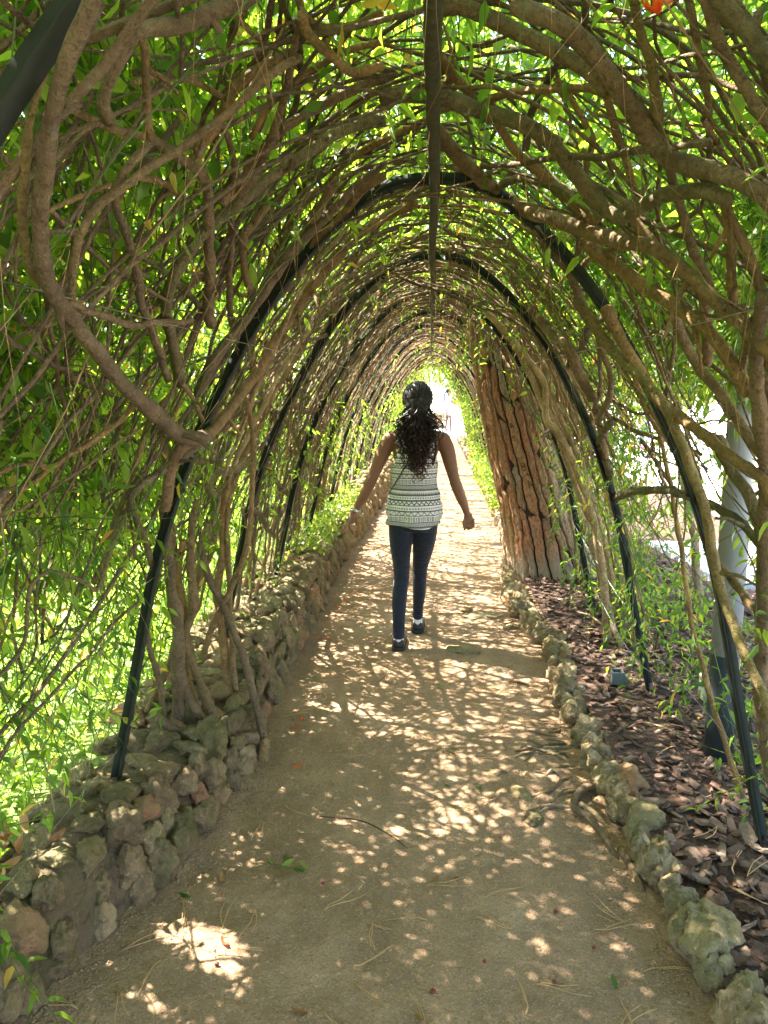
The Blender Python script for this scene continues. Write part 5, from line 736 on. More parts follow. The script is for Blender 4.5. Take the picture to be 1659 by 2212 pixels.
# ---------------------------------------------------------------- sunlit garden on the left
def ground_leaves(name,xr,yr,n,zr,Lm,mat,seed,zf,label=None,parent=None,grow_=1.):
    r_=np.random.default_rng(seed); x=r_.uniform(*xr,n); y=yr[0]+(yr[1]-yr[0])*r_.random(n)**grow_; z=np.array([zf(a,b) for a,b in zip(x,y)])+r_.uniform(*zr,n)
    P=np.stack([x,y,z],1); d=norm(r_.normal(0,1,(n,3))+np.array([0,0,.35])); nn=norm(np.array([0,0,1.])+r_.normal(0,.5,(n,3))); L=r_.uniform(.7,1.3,n)*Lm*(1+y*.03)
    V,Fs,kk=leaves(P,d,nn,L,L*.4,False); o=link(name,npmesh(name,V,Fs,mat,True,attr={'lf':np.repeat(r_.random(n),kk)}),parent); 
    return tag(o,label,'ground cover' if label else None,kind='stuff')
ground_leaves('ground_cover',(-5.5,-1.42),(-1.5,14),34000,(.0,.16),.065,M['leaf_bright'],41,lawnz,'low bright green ground cover in full sun left of the wall',grow_=1.3)
def shrub(x,y,h,w,n,lab,seed,mat='leaf_bright',name='shrub',grp='sunlit shrubs in the garden'):
    e=empty(name,(x,y,.08),lab,'shrub',grp)
    for q in range(3):
        mb=MB(); a=q*2.1+seed; mb.tube([(x,y,.0),(x+.12*w*math.cos(a),y+.12*w*math.sin(a),h*.35),(x+.3*w*math.cos(a),y+.3*w*math.sin(a),h*.7)],[.03,.022,.01],6,.1); mb.obj('trunk',M['bark_grey'],e)
    crown('crown',e,(x,y,h*.55),(w,w,h*.45),n,M[mat],.10,seed,.38)
shrub(-3.6,3.2,1.2,.9,6500,'low sunlit shrub left of the wall, nearest the camera',61)
shrub(-4.5,5.4,1.5,1.2,9000,'tall bright shrub left of the wall, second from the camera',62)
shrub(-3.6,7.6,1.1,.9,6000,'round bright shrub left of the wall, third from the camera',63)
shrub(-4.4,10.4,1.5,1.3,9000,'broad sunlit shrub left of the wall, fourth from the camera',64)
shrub(-4,14,1.3,1.2,7000,'sunlit shrub left of the wall, about halfway along the tunnel',65)
shrub(-4.4,19,1.6,1.6,8000,'wide sunlit shrub left of the far half of the tunnel',66)
shrub(-4.8,1.1,1.6,1.1,8000,'tall shrub at the left edge beside the camera',67)
def tree_(x,y,h,w,n,lab,seed,mat='leaf_dark'):
    e=empty('garden_tree',(x,y,.05),lab,'tree','trees beyond the garden')
    mb=MB(); mb.tube([(x,y,-.05),(x+.15,y,h*.3),(x-.1,y+.1,h*.6),(x,y,h*.8)],[w*.07,w*.055,w*.04,w*.015],10,.3); mb.obj('trunk',M['bark_grey'],e)
    mb=MB()
    for q in range(7):
        a=q*.9+seed; mb.tube([(x,y,h*.45+q*.04*h),(x+.35*w*math.cos(a),y+.35*w*math.sin(a),h*.6+q*.03*h),(x+.6*w*math.cos(a),y+.6*w*math.sin(a),h*.7+q*.03*h)],[w*.025,w*.015,w*.006],6,.3)
    mb.obj('limb',M['bark_grey'],e); crown('crown',e,(x,y,h*.68),(w,w,h*.34),n,M[mat],.2,seed,.42)
tree_(-10.5,9,6.5,3.0,15000,'leafy tree in the garden left of the tunnel, nearest the camera',71,'leaf_bright')
tree_(-12,17,8,3.6,15000,'taller leafy tree further back left of the tunnel',72,'leaf_bright')
tree_(-9,28,8,3.6,13000,'leafy tree left of the far end of the tunnel',73)
tree_(2.2,46,9,3.4,9000,'pale tree seen through the far opening of the tunnel',74,'leaf_bright')
tree_(11,13,6.5,2.6,12000,'leafy tree on the right in front of the cream building',75)
tree_(17,24,8,3.4,10000,'tree beside the far corner of the cream building',76)
tree_(6.2,4.6,5.2,1.7,12000,'small leafy tree right of the dark pole beyond the mulch bed',77,'leaf_bright')
tree_(5.4,11.2,5.0,1.5,9000,'slender leafy tree on the plaza behind the pale stone bench',78,'leaf_bright')
tree_(-3.0,30.2,6.0,2.3,9000,'tree added to shade the far opening of the tunnel from the left',79)  # added for its shadow over the distant woman and far wall
# hedge and low stone wall closing the far end
def lowwall(x0,x1,y,h,lab,name='far_wall'):
    e=empty(name,((x0+x1)/2,y,0),lab,'wall'); mb=MB(); mb.box(((x0+x1)/2,y+.15,h/2-.02),((x1-x0)/2,.12,h/2)); mb.obj('mortar',M['mortar'],e,False)
    z=.02
    while z<h-.05:
        hh=R_.uniform(.11,.17); x=x0
        while x<x1:
            ww=R_.uniform(.16,.34); place(e,WRl[R_.randrange(6)],(x+ww/2,y+.04,z+hh/2),(ww*.56,.07,hh*.56),(0,R_.uniform(-.15,.15),R_.choice([0,3.14]))); x+=ww
        z+=hh
lowwall(-3.2,.45,31.5,.62,'low rounded-stone wall across the far end of the path')
shrub(-.9,32.6,1.5,1.0,5000,'leafy bush behind the low stone wall at the far end of the path',68,grp=None)
shrub(-2.9,33,2.0,1.2,4000,'second leafy bush behind the far low wall, further left',69,grp=None)
ground_leaves('herb_edging',(.78,1.25),(9.5,15.5),2600,(.02,.28),.07,M['leaf_bright'],43,lambda x,y:.08,'bright green low herbs growing along the right edging before the far opening')
ground_leaves('mulch_sprouts',(1.25,2.1),(4.9,6.2),420,(.02,.2),.05,M['leaf'],44,lambda x,y:.08,'scattered green sprouts on the bark mulch right of the vine clump')
ground_leaves('wall_sprouts',(-1.25,-.84),(6.0,9.5),1500,(.0,.16),.05,M['leaf_bright'],45,lambda x,y:wall_top(y)-.02,'green leafy sprouts spilling over the left wall beside the walking woman')
# ---------------------------------------------------------------- right side: building, bench, stone block, pole, lamp
def building():
    e=empty('cream_building',(20,14,0),'cream plastered building in full sun beyond the plaza on the right','building')
    def wallb(c,h,nm='wall',m='plaster'): mb=MB(); mb.box(c,h); return mb.obj(nm,M[m],e,False)
    wallb((22,16,4.2),(5,14,4.2)); wallb((22,16,8.5),(5.3,14.3,.15),'cornice','stone_pale'); wallb((22,16,.4),(5.05,14.05,.4),'plinth','stone_pale')
    M['glassd']=simple('window_glass',(.05,.07,.08),.1)
    for z in (1.9,5.6):
        for y in (4.5,8.5,12.5,16.5,20.5,24.5):
            f=wallb((16.97,y,z),(.05,.62,1.0),'window','stone_pale'); mb=MB()
            for dy in(-.29,.29):
                for dz in(-.48,.48): mb.box((16.915,y+dy,z+dz),(.008,.24,.42))
            o=mb.obj('pane',M['glassd'],None,False); o.parent=f; o.location=(0,0,0)
building()
b=empty('stone_bench',(3.5,8.4,0),'pale stone bench ledge on the plaza seen behind the vine leaves','bench')
mb=MB(); mb.box((3.75,8.4,.81),(.62,.24,.035)); mb.obj('seat',M['stone_pale'],b,False,.01)
for dx in (-.42,.42):
    mb=MB(); mb.box((3.75+dx,8.4,.42),(.09,.18,.355)); mb.obj('leg',M['stone_pale'],b,False,.01)
mb=MB(); mb.box((3.12,6.85,.37),(.33,.26,.25)); o=mb.obj('stone_block',M['stone_pale'],None,False,.03); tag(o,'squat pale stone block standing on the grey slab','block')
pole=empty('lamp_post',(1.263,3.24,0),'thick round post, darkened at the foot for shade and pale grey above, standing in the mulch','post')
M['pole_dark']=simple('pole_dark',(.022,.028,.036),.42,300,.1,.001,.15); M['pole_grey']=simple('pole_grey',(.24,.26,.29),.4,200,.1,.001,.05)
mb=MB(); mb.tube([(1.265,3.24,-.05),(1.265,3.24,.53)],[.061,.061],32); mb.obj('shaded_foot',M['pole_dark'],pole)  # lower shaft coloured dark to stand for shade, not a separate part
mb=MB(); mb.tube([(1.265,3.24,.531),(1.265,3.24,3.6)],[.0585,.0585],32); mb.obj('shaft',M['pole_grey'],pole)
mb=MB(); mb.tube([(1.265,3.24,3.6),(1.265,3.24,3.68),(1.265,3.24,3.8)],[.075,.09,.03],24); mb.obj('cap',M['pole_dark'],pole)
mb=MB(); mb.box((1.202,3.29,.36),(.014,.032,.055)); M['white_plastic']=simple('white_plastic',(.62,.66,.6),.4); o=mb.obj('junction_box',M['white_plastic'],pole,False,.008)
s=empty('spotlight',(1.02,4.06,.06),'small grey square garden spotlight sitting on the bark mulch','spotlight')
M['grey_metal']=simple('grey_metal',(.10,.12,.11),.5,80,.2,.001,.1)
for c,h in (((1.02,4.03,.105),(.032,.003,.034)),((1.02,4.09,.105),(.032,.003,.034)),((.991,4.06,.105),(.003,.027,.034)),((1.049,4.06,.105),(.003,.027,.034))):
    mb=MB(); mb.box(c,h); mb.obj('side_panel',M['grey_metal'],s,False,.001)
mb=MB(); mb.box((1.02,4.06,.09),(.0255,.0265,.015)); mb.obj('lens',M['pole_dark'],s,False)
mb=MB(); mb.box((1.064,4.06,.09),(.011,.02,.02)); mb.obj('bracket',M['grey_metal'],s,False,.001)
# ---------------------------------------------------------------- people
def skin_mat(nm,c):
    n=N(nm,.48); p=n.pos(); n.col(n.mix(n.noise(p,25,4,.6),tuple(x*.85 for x in c),tuple(x*1.12 for x in c))); n.b.inputs['Subsurface Weight'].default_value=.08; n.b.inputs['Subsurface Radius'].default_value=(.02,.008,.004)
    n.b.inputs['Subsurface Scale'].default_value=.5; n.nrm(n.bump(n.noise(p,350,2),.12,.001)); return n.m
M['skin']=skin_mat('brown_skin',(.20,.098,.06)); M['skin2']=skin_mat('brown_skin_far',(.20,.10,.06))
def top_mat():
    n=N('print_fabric',.8); uv=n.sep(n.coord('UV')); u,v=uv[0],uv[1]  # metres round the body, metres up
    P_=.033 # one printed band
    m=lambda op,a,b=0.,c=0.: n.math(op,a,b,c)
    band=m('FLOOR',m('DIVIDE',v,P_)); f=m('FRACT',m('DIVIDE',v,P_)); kind=m('MODULO',band,7.)
    def tri(per): return m('MULTIPLY',m('ABSOLUTE',m('SUBTRACT',m('FRACT',m('DIVIDE',u,per)),.5)),2.)
    def lt(a,b): return m('LESS_THAN',a,b)
    def gt(a,b): return m('GREATER_THAN',a,b)
    def both(a,b): return m('MULTIPLY',a,b)
    def any_(*a):
        r=a[0]
        for q in a[1:]: r=m('MAXIMUM',r,q)
        return r
    def near(a,c,w): return lt(m('ABSOLUTE',m('SUBTRACT',a,c)),w)
    zig=near(m('MULTIPLY_ADD',tri(.030),.52,.2),f,.1); 
    zig=n.math('LESS_THAN',m('ABSOLUTE',m('SUBTRACT',f,m('MULTIPLY_ADD',tri(.030),.5,.25))),.13)
    ft_=m('SUBTRACT',m('FRACT',m('DIVIDE',u,.016)),.5); dots=both(lt(m('ABSOLUTE',ft_),.24),near(f,.5,.13))
    teeth=both(gt(m('MULTIPLY',tri(.013),.62),f),gt(f,.0)); line=any_(near(f,.08,.08),near(f,.92,.07))
    cross=any_(lt(m('ABSOLUTE',m('SUBTRACT',m('FRACT',m('ADD',m('DIVIDE',u,.012),m('MULTIPLY',f,2.))),.5)),.16),lt(m('ABSOLUTE',m('SUBTRACT',m('FRACT',m('SUBTRACT',m('DIVIDE',u,.012),m('MULTIPLY',f,2.))),.5)),.16))
    fu=m('FRACT',m('DIVIDE',u,.027)); blocks=any_(both(lt(fu,.40),near(f,.5,.40)),both(near(fu,.7,.10),any_(near(f,.25,.1),near(f,.75,.1))),both(near(fu,.7,.10),near(f,.5,.08)))
    bl2=both(both(near(fu,.2,.07),near(f,.5,.3)),1.); blocks=m('SUBTRACT',blocks,bl2)
    trid=both(lt(m('ABSOLUTE',m('SUBTRACT',f,m('MULTIPLY_ADD',tri(.036),.72,.14))),.09),1.); tri2=both(lt(f,.24),gt(f,.1)); tri3=any_(trid,tri2,near(f,.92,.06))
    opts=[any_(zig,line),any_(dots,line),any_(teeth,near(f,.9,.07)),any_(cross,line),blocks,tri3,any_(dots,near(f,.06,.06))]
    r=None
    for i,o in enumerate(opts):
        t=both(near(kind,float(i),.5),o); r=t if r is None else m('ADD',r,t)
    c=n.mix(n.math('MULTIPLY',r,.96,0,True),(.68,.67,.68),(.012,.012,.014)); n.col(c)
    p=n.pos(); b=n.bump(n.noise(n.mapping(p,(1,1,2.2)),11,4,.6),.55,.03); b=n.bump(n.noise(p,600,2),.15,.001,b); n.nrm(b); return n.m
M['print']=top_mat()
def denim():
    n=N('dark_denim',.75); p=n.pos(); f=n.noise(p,30,4,.6); n.col(n.mix(f,(.004,.006,.014),(.010,.016,.036))); b=n.bump(n.noise(n.mapping(p,(1,1,3)),16,3,.6),.5,.02); n.nrm(n.bump(n.noise(p,500,2),.3,.001,b)); n.b.inputs['Sheen Weight'].default_value=.15; return n.m
M['denim']=denim(); M['denim_light']=simple('light_denim',(.16,.27,.45),.8,60,.4,.003,.1)
M['white_cloth']=simple('white_cloth',(.75,.74,.72),.8,40,.4,.003,.05); M['pinkish']=simple('pale_pink_cloth',(.42,.30,.28),.8); M['pink']=simple('pink_shoe',(.8,.12,.3),.6); M['dark_cloth']=simple('dark_cloth',(.03,.03,.045),.8)
M['black_leather']=simple('black_leather',(.018,.016,.016),.42,200,.25,.001,.2); M['rubber']=simple('black_rubber',(.03,.03,.032),.7); M['silver']=simple('silver_bead',(.7,.68,.64),.25,metal=.9); M['bra']=simple('brown_strap',(.03,.012,.012),.6)
def hair_mat():
    n=N('hair',.55); a=n.attr('lf'); n.col(n.ramp(a,[(0,(.010,.008,.008)),(.55,(.022,.010,.008)),(.8,(.11,.036,.018)),(1,(.28,.11,.06))])); n.b.inputs['Specular IOR Level'].default_value=.4; n.b.inputs['Anisotropic'].default_value=.5; return n.m
M['hair']=hair_mat(); M['eye']=simple('eye_white',(.7,.68,.65),.2); M['lip']=simple('lip',(.22,.07,.06),.4); M['blue_hair']=simple('blue_hair',(.01,.06,.16),.4)
WX,WY=-.105,4.88
def W(p): return np.array(p,float)+np.array([WX,WY,0])
woman=empty('person',(WX,WY,0),'woman walking away in patterned sleeveless top and dark jeans, long curly hair down her back','person')
mb=MB()
def chain(mb,pts,k=16,step=.012): 
    P=np.array([list(W(p[:3]))+[p[3]] for p in pts]); Q=resample(P,step); mb.tube(Q[:,:3],Q[:,3],k); mb.ell(Q[0,:3],(Q[0,3],)*3); mb.ell(Q[-1,:3],(Q[-1,3],)*3)
# torso inside the top, neck, head
rings=[(0,.0,.86,.135,.095),(0,.0,.95,.13,.09),(0,.0,1.05,.112,.08),(0,0,1.15,.12,.085),(.008,0,1.25,.142,.095),(.012,0,1.31,.150,.088),(.015,.0,1.35,.145,.075),(.016,0,1.375,.115,.062),(.017,.0,1.40,.075,.055),(.018,.005,1.43,.053,.052),(.018,.012,1.49,.05,.052),(.02,.02,1.54,.05,.055)]
mb.loft([(WX+a,WY+b,c,d,e) for a,b,c,d,e in rings],28)
mb.ell(W((.02,.025,1.595)),(.070,.088,.100),20,16); mb.ell(W((.02,.055,1.545)),(.052,.060,.055),16,12); mb.ell(W((.02,.112,1.585)),(.012,.018,.022)); mb.ell(W((.02,.098,1.545)),(.025,.018,.010)); mb.ell(W((.02,.095,1.507)),(.02,.018,.015))
for sx in(-1,1): mb.ell(W((.02+sx*.073,.015,1.58)),(.010,.018,.03)); mb.ell(W((.015+sx*.115,0,1.348)),(.06,.05,.042),16,12)
chain(mb,[(-.148,0,1.335,.050),(-.185,-.002,1.275,.049),(-.222,-.01,1.19,.042),(-.262,-.012,1.095,.036),(-.283,-.008,1.05,.0375),(-.318,.005,.975,.034),(-.36,.02,.905,.025),(-.388,.03,.865,.0215)])
chain(mb,[(.180,0,1.330,.050),(.208,-.002,1.265,.049),(.232,-.01,1.17,.042),(.252,-.015,1.095,.0355),(.268,-.01,1.045,.037),(.300,.0,.965,.0335),(.328,.012,.895,.025),(.338,.018,.862,.0215)])
# left hand, relaxed, seen from the side: palm and five bent fingers
def hand(mb,wr,dirs,palm,fingers,thumb):
    chain(mb,palm,12,.006)
    for f in fingers: chain(mb,f,8,.004)
    chain(mb,thumb,8,.004)
mb.ell(W((-.402,.035,.825)),(.020,.034,.045),14,10)
for i,(dy,L_,c) in enumerate([(.026,.082,.008),(.009,.088,.016),(-.008,.082,.022),(-.024,.066,.026)]):
    x0,z0=-.410,.795; chain(mb,[(x0+.003,.035+dy,z0+.02,.0095),(x0-.008,.036+dy*1.15,z0-L_*.30,.0088),(x0-.006+c*.3,.038+dy*1.3,z0-L_*.68,.0078),(x0+c*.8,.038+dy*1.3,z0-L_*.98,.0064)],8,.004)
chain(mb,[(-.390,.060,.842,.011),(-.382,.078,.812,.010),(-.378,.084,.785,.009),(-.380,.082,.764,.0075)],8,.004)
# right hand, half closed, thumb pointing down
mb.ell(W((.350,.024,.826)),(.030,.024,.042),14,10)
for i,(a,zz,L_) in enumerate([(-.020,.800,.9),(-.004,.797,1.),(.012,.800,.95),(.027,.808,.8)]):
    x0=.352+a; chain(mb,[(x0,.018,zz+.012,.0098),(x0+.004,.002,zz-.014*L_,.0095),(x0+.004,.010,zz-.036*L_,.0088),(x0+.001,.030,zz-.040*L_,.0082),(x0-.001,.040,zz-.024*L_,.0075)],8,.004)
chain(mb,[(.330,.020,.832,.0115),(.322,.008,.806,.0108),(.322,.002,.780,.0095),(.326,.000,.757,.0078)],8,.004)
body=remeshed(mb,'body',M['skin'],woman,.0045,5,.5)
# ankles and feet inside the shoes
for x,y in ((-.088,-.165),(.027,.205)):
    mb=MB(); chain(mb,[(x,y+.004,.15,.026),(x,y,.09,.029),(x,y+.03,.05,.034),(x,y+.12,.035,.03)],12); mb.obj('ankle',M['skin'],woman)

for sx in(-1,1):
    mb=MB(); mb.ell(W((.02+sx*.028,.101,1.598)),(.012,.008,.008)); mb.obj('eye',M['eye'],woman)
mb=MB(); mb.ell(W((.02,.113,1.545)),(.022,.006,.007)); mb.obj('lips',M['lip'],woman)
# jeans
mb=MB(); mb.loft([(WX+a,WY+b,c,d,e) for a,b,c,d,e in [(0,0,.97,.128,.092),(-.002,0,.92,.142,.105),(-.003,-.002,.86,.152,.112),(-.004,-.002,.80,.157,.114),(-.005,-.004,.755,.150,.112)]],28)
chain(mb,[(-.080,-.006,.80,.082),(-.081,-.015,.72,.079),(-.082,-.018,.62,.0675),(-.078,-.02,.53,.056),(-.075,-.03,.46,.050),(-.083,-.065,.37,.0485),(-.088,-.10,.29,.047),(-.088,-.14,.19,.040),(-.088,-.165,.095,.036)],24)
chain(mb,[(.074,-.004,.80,.083),(.070,.010,.72,.078),(.060,.05,.62,.068),(.048,.085,.53,.056),(.040,.11,.46,.049),(.038,.125,.37,.045),(.036,.15,.29,.043),(.030,.18,.20,.036),(.027,.20,.12,.034)],24)
# hem thickness and knee creases
def ringtube(c,a,b,r,tilt=0): 
    P=[W((c[0]+a*math.cos(t),c[1]+b*math.sin(t),c[2]+tilt*math.cos(t))) for t in np.linspace(0,2*math.pi,22)]; mb.tube(P,r,6)
ringtube((-.088,-.165,.10),.034,.034,.006); ringtube((.027,.20,.125),.032,.032,.006)
for z,x,y,a,t in [(.475,-.076,-.028,.049,.008),(.458,-.075,-.03,.049,-.010),(.438,-.076,-.034,.049,.006),(.415,-.078,-.045,.0485,-.006),(.46,.040,.11,.046,.006),(.44,.040,.112,.045,-.006),(.14,.027,.19,.034,.004),(.50,-.077,-.024,.053,.012),(.14,-.088,-.155,.0365,-.004),(.16,-.088,-.15,.037,.004)]: ringtube((x,y,z),a,a,.005,t)
remeshed(mb,'jeans',M['denim'],woman,.006,4,.5)
# top: lofted cloth with arm holes, slanting hem
ringsT=[]
def hemz(t): x=math.cos(t); return .775+.045*max(0,x)**1.5+.035*max(0,-x)**2+.012*math.sin(3*t+1)
lev=[(.0,0,.180,.142),(.07,0,.180,.142),(.15,0,.169,.130),(.23,0,.150,.112),(.28,0,.146,.103),(.34,0,.147,.104),(.42,.004,.152,.108),(.50,.010,.154,.106),(.555,.013,.150,.094),(.585,.015,.140,.078),(.605,.016,.112,.066),(.622,.017,.082,.060)]
lev_z=np.array([l[0] for l in lev]); K=96; NR=78; V=[];UV=[]
for i in range(NR+1):
    h=.622*i/NR
    cx=np.interp(h,lev_z,[l[1] for l in lev]); a=np.interp(h,lev_z,[l[2] for l in lev]); b_=np.interp(h,lev_z,[l[3] for l in lev])
    for j in range(K):
        t=2*math.pi*j/K; z0=hemz(t); top=.782+.622; z=z0+(top-z0)*(h/.622)
        wr=.006*math.sin(z*55+3*math.cos(t*2)+2*math.sin(t))*max(0,1-h/.35)+.004*math.sin(z*90+5*t)*max(0,1-h/.3); wr+=.007*nz(math.cos(t)*4,z*9,math.sin(t)*4)+.004*math.sin(t*7+z*8)*max(0,1-h/.2)
        V.append((WX+cx+(a+wr)*math.cos(t),WY+(b_+wr)*math.sin(t),z)); UV.append((t*.155,z))
V=np.array(V);UV=np.array(UV); Q=[]
for i in range(NR):
    for j in range(K):
        q=[i*K+j,i*K+(j+1)%K,(i+1)*K+(j+1)%K,(i+1)*K+j]; c=V[q].mean(0)-np.array([WX,WY,0]); z=c[2]; x=c[0]-.013
        lim=np.interp(z,[1.14,1.17,1.21,1.26,1.32,1.41],[.4,.142,.128,.120,.112,.095])
        if abs(x)>lim: continue
        if z>1.375 and abs(x)<.055: continue
        if c[1]>0 and z>1.30 and abs(x)<.07: continue
        Q.append(q)
top=link('tank_top',npmesh('tank_top',V,np.array(Q),M['print'],True,uv=UV),woman); m=top.modifiers.new('s','SOLIDIFY'); m.thickness=.002
mb=MB(); 
P=[]
for u in np.linspace(0,1,14):
    z=1.395-.215*u; x=.118+.018*math.sin(u*3.1); P.append(W((x,-.088*math.sqrt(max(.05,1-((x-.013)/.158)**2))-.014+.05*(1-u)**3,z)))
mb.tube(P,.0075,6); mb.obj('bra_strap',M['bra'],woman)
mb=MB(); P=[]; stud=MB()
for u in np.linspace(0,1,30):
    x=.075-.235*u; z=1.395-.41*u; b_=np.interp(z-.775,lev_z,[l[3] for l in lev]); a_=np.interp(z-.775,lev_z,[l[2] for l in lev]); yy=-(b_+.011)*math.sqrt(max(.0,1-((x-.01)/(a_+.012))**2)); P.append(W((x,yy,z)))
    if u>.3: stud.ell(P[-1]+np.array([0,-.004,0]),(.0028,)*3,6,4)
P.append(W((-.155,.06,.93))); P.append(W((-.12,.13,.90))); mb.tube(P,.0052,6); mb.obj('strap',M['black_leather'],woman); stud.obj('strap_studs',M['silver'],woman)
mb=MB(); mb.box(W((-.10,.150,.85)),(.085,.025,.06)); mb.obj('shoulder_bag',M['black_leather'],woman,False,.012)
mb=MB(); c=W((-.380,.028,.882))
mb.tube([c+np.array([.029*math.cos(t),.028*math.sin(t),.004*math.sin(2*t)-.010*math.cos(t)]) for t in np.linspace(0,2*math.pi,26)],.005,8)
mb.tube([c+np.array([.030*math.cos(t),.029*math.sin(t),-.011-.010*math.cos(t)]) for t in np.linspace(0,2*math.pi,26)],.0045,8); mb.obj('bracelet',M['silver'],woman)
# shoes
def shoe(x,y,rot=0):
    mb=MB(); so=MB(); sock=MB()
    prof_=[(-.045,.030,.058),(-.035,.038,.082),(-.01,.041,.085),(.03,.041,.078),(.07,.043,.062),(.12,.047,.052),(.17,.045,.043),(.20,.036,.036),(.215,.02,.028)]
    def lo(mb_,pr,z0,ex=0,k=20,zf=None):
        V=[];n=len(pr)
        for (yy,w_,h_) in pr:
            hh=h_ if zf is None else zf
            for j in range(k):
                t=2*math.pi*j/k; cx=math.copysign(abs(math.cos(t))**.8,math.cos(t))*(w_+ex); cz=z0+(hh-z0)*(.5+.5*math.copysign(abs(math.sin(t))**.75,math.sin(t))); V.append(W((x+cx*(1 if cz<.04 or zf else .86),y+yy,cz)))
        Q=[[i*k+j,i*k+(j+1)%k,(i+1)*k+(j+1)%k,(i+1)*k+j] for i in range(n-1) for j in range(k)]; c=len(V); V.append(W((x,y+pr[0][0]-.004,z0+.02))); V.append(W((x,y+pr[-1][0]+.006,z0+.01)))
        T=[[c,(j+1)%k,j] for j in range(k)]+[[c+1,(n-1)*k+j,(n-1)*k+(j+1)%k] for j in range(k)]; mb_.add(V,Q,T)
    lo(mb,prof_,.018); lo(so,[(a-(.004 if a<0 else -.004),b,c) for a,b,c in prof_],.001,.0035,20,.026)
    sock.tube([W((x,y-.010,.06)),W((x,y-.008,.098))],[.033,.031],14)
    u=mb.obj('shoe',M['black_leather'],woman); s_=so.obj('sole',M['rubber'],None); s_.parent=u; s_.location=(0,0,0)
    k_=sock.obj('sock',M['white_cloth'],woman)
    lc=MB(); 
    for q in (-1,1): lc.tube([W((x+q*.012,y+.055,.082)),W((x+q*.040,y+.045,.092)),W((x+q*.050,y+.03,.078))],.003,5)
    l_=lc.obj('lace',M['rubber'],None); l_.parent=u; l_.location=(0,0,0)
shoe(-.088,-.155); shoe(.027,.215)
# hair: braided rows over the crown, gathered low, then long loose curls
hm=MB(); LFh=[]
def htube(P,r,k,c0,c1):
    n0=hm.n; hm.tube(P,r,k); n=hm.n-n0; t=np.clip(np.arange(n)/n,0,1); LFh.append(c0+(c1-c0)*t)
n0=hm.n; hm.ell(W((.02,.010,1.600)),(.0855,.100,.098),24,16); LFh.append(np.full(hm.n-n0,.05))
n0=hm.n; hm.ell(W((.02,-.055,1.545)),(.072,.055,.075),20,14); LFh.append(np.full(hm.n-n0,.05))
tie=np.array([.022,-.112,1.520])
rh=random.Random(5)
for i in range(58):
    a=math.pi*(-.05+1.1*i/57); # from right ear over the top to left ear
    st_=np.array([.02+.088*math.cos(a),.015+.045*math.sin(a)*rh.uniform(.3,1.3),1.595+.103*math.sin(a)]) if 0<=a<=math.pi else np.array([.02+.088*math.cos(a),.0,1.57])
    P=[];n=18; ph=rh.uniform(0,6)
    for k in range(n):
        t=k/(n-1); q=st_*(1-t)+tie*t; c=np.array([.02,.0,1.585]); v=q-c; rad=np.array([.090,.108,.106]); s=1/np.linalg.norm(v/rad); q=c+v*(s*(1-t**3)+t**3*1.0)*(1+.02*math.sin(ph)); q=q+np.array([.004*math.cos(ph+t*26),0,.004*math.sin(ph+t*26)])
        P.append(W(q))
    htube(P,.0058,5,.0,.25)
for i in range(225):
    L_=rh.uniform(.20,.42)*(1 if i<170 else .6); wide=rh.gauss(0,1); spread=wide*.048; x0=tie[0]+rh.gauss(0,.026); y0=tie[1]+rh.gauss(0,.014); z0=tie[2]+rh.gauss(0,.030)
    rr=rh.uniform(.006,.015); ph=rh.uniform(0,6.3); tw=rh.choice([-1,1])*rh.uniform(70,135); out_=rh.uniform(-.01,.035); P=[]; n=int(L_/.0055); c1=rh.uniform(.3,1.0)*(1 if rh.random()<.7 else .5)
    z0-=abs(rh.gauss(0,.03))
    for k in range(n):
        t=k/(n-1); s=t*L_; e=min(1,t*3.5); sx=spread*math.sin(min(1,t*2.2)*math.pi/2)*(1.45-.85*t**1.5)
        q=np.array([x0+sx+rr*e*math.cos(ph+s*tw),y0-out_*math.sin(t*math.pi)-.006-max(0,.004)+.010*t+rr*e*math.sin(ph+s*tw),z0-s*(1-.08*abs(wide))])
        q[1]=min(q[1],-.098 if q[2]>1.2 else -.108); q[1]-=.006
        P.append(W(q))
    hm_r=np.linspace(.0048,.0022,n)*rh.uniform(.7,1.2); n0=hm.n; hm.tube(P,hm_r,4); nn_=hm.n-n0; tt=np.arange(nn_)/nn_; LFh.append(.08+(c1-.08)*tt**1.2)
# short curls flying at the sides
for i in range(46):
    sd=rh.choice([-1,1]); x0=.02+sd*rh.uniform(.05,.075); z0=rh.uniform(1.36,1.56); y0=-.085; P=[]; rr=rh.uniform(.007,.014); ph=rh.uniform(0,6); n=36; L_=rh.uniform(.07,.16); ox=sd*rh.uniform(.0,.055); c1=rh.uniform(.5,1)
    for k in range(n):
        t=k/(n-1); P.append(W((x0+ox*t**.7+rr*t*math.cos(ph+t*13),y0-.02+rr*t*math.sin(ph+t*13),z0-L_*t**1.3)))
    n0=hm.n; hm.tube(P,np.linspace(.0045,.0022,n),4); nn_=hm.n-n0; LFh.append(.1+(c1-.1)*np.arange(nn_)/nn_)
F=[np.concatenate(a) for a in (hm.Q,hm.T)]
link('hair',npmesh('hair',np.concatenate(hm.V),F,M['hair'],True,attr={'lf':np.concatenate(LFh)}),woman)
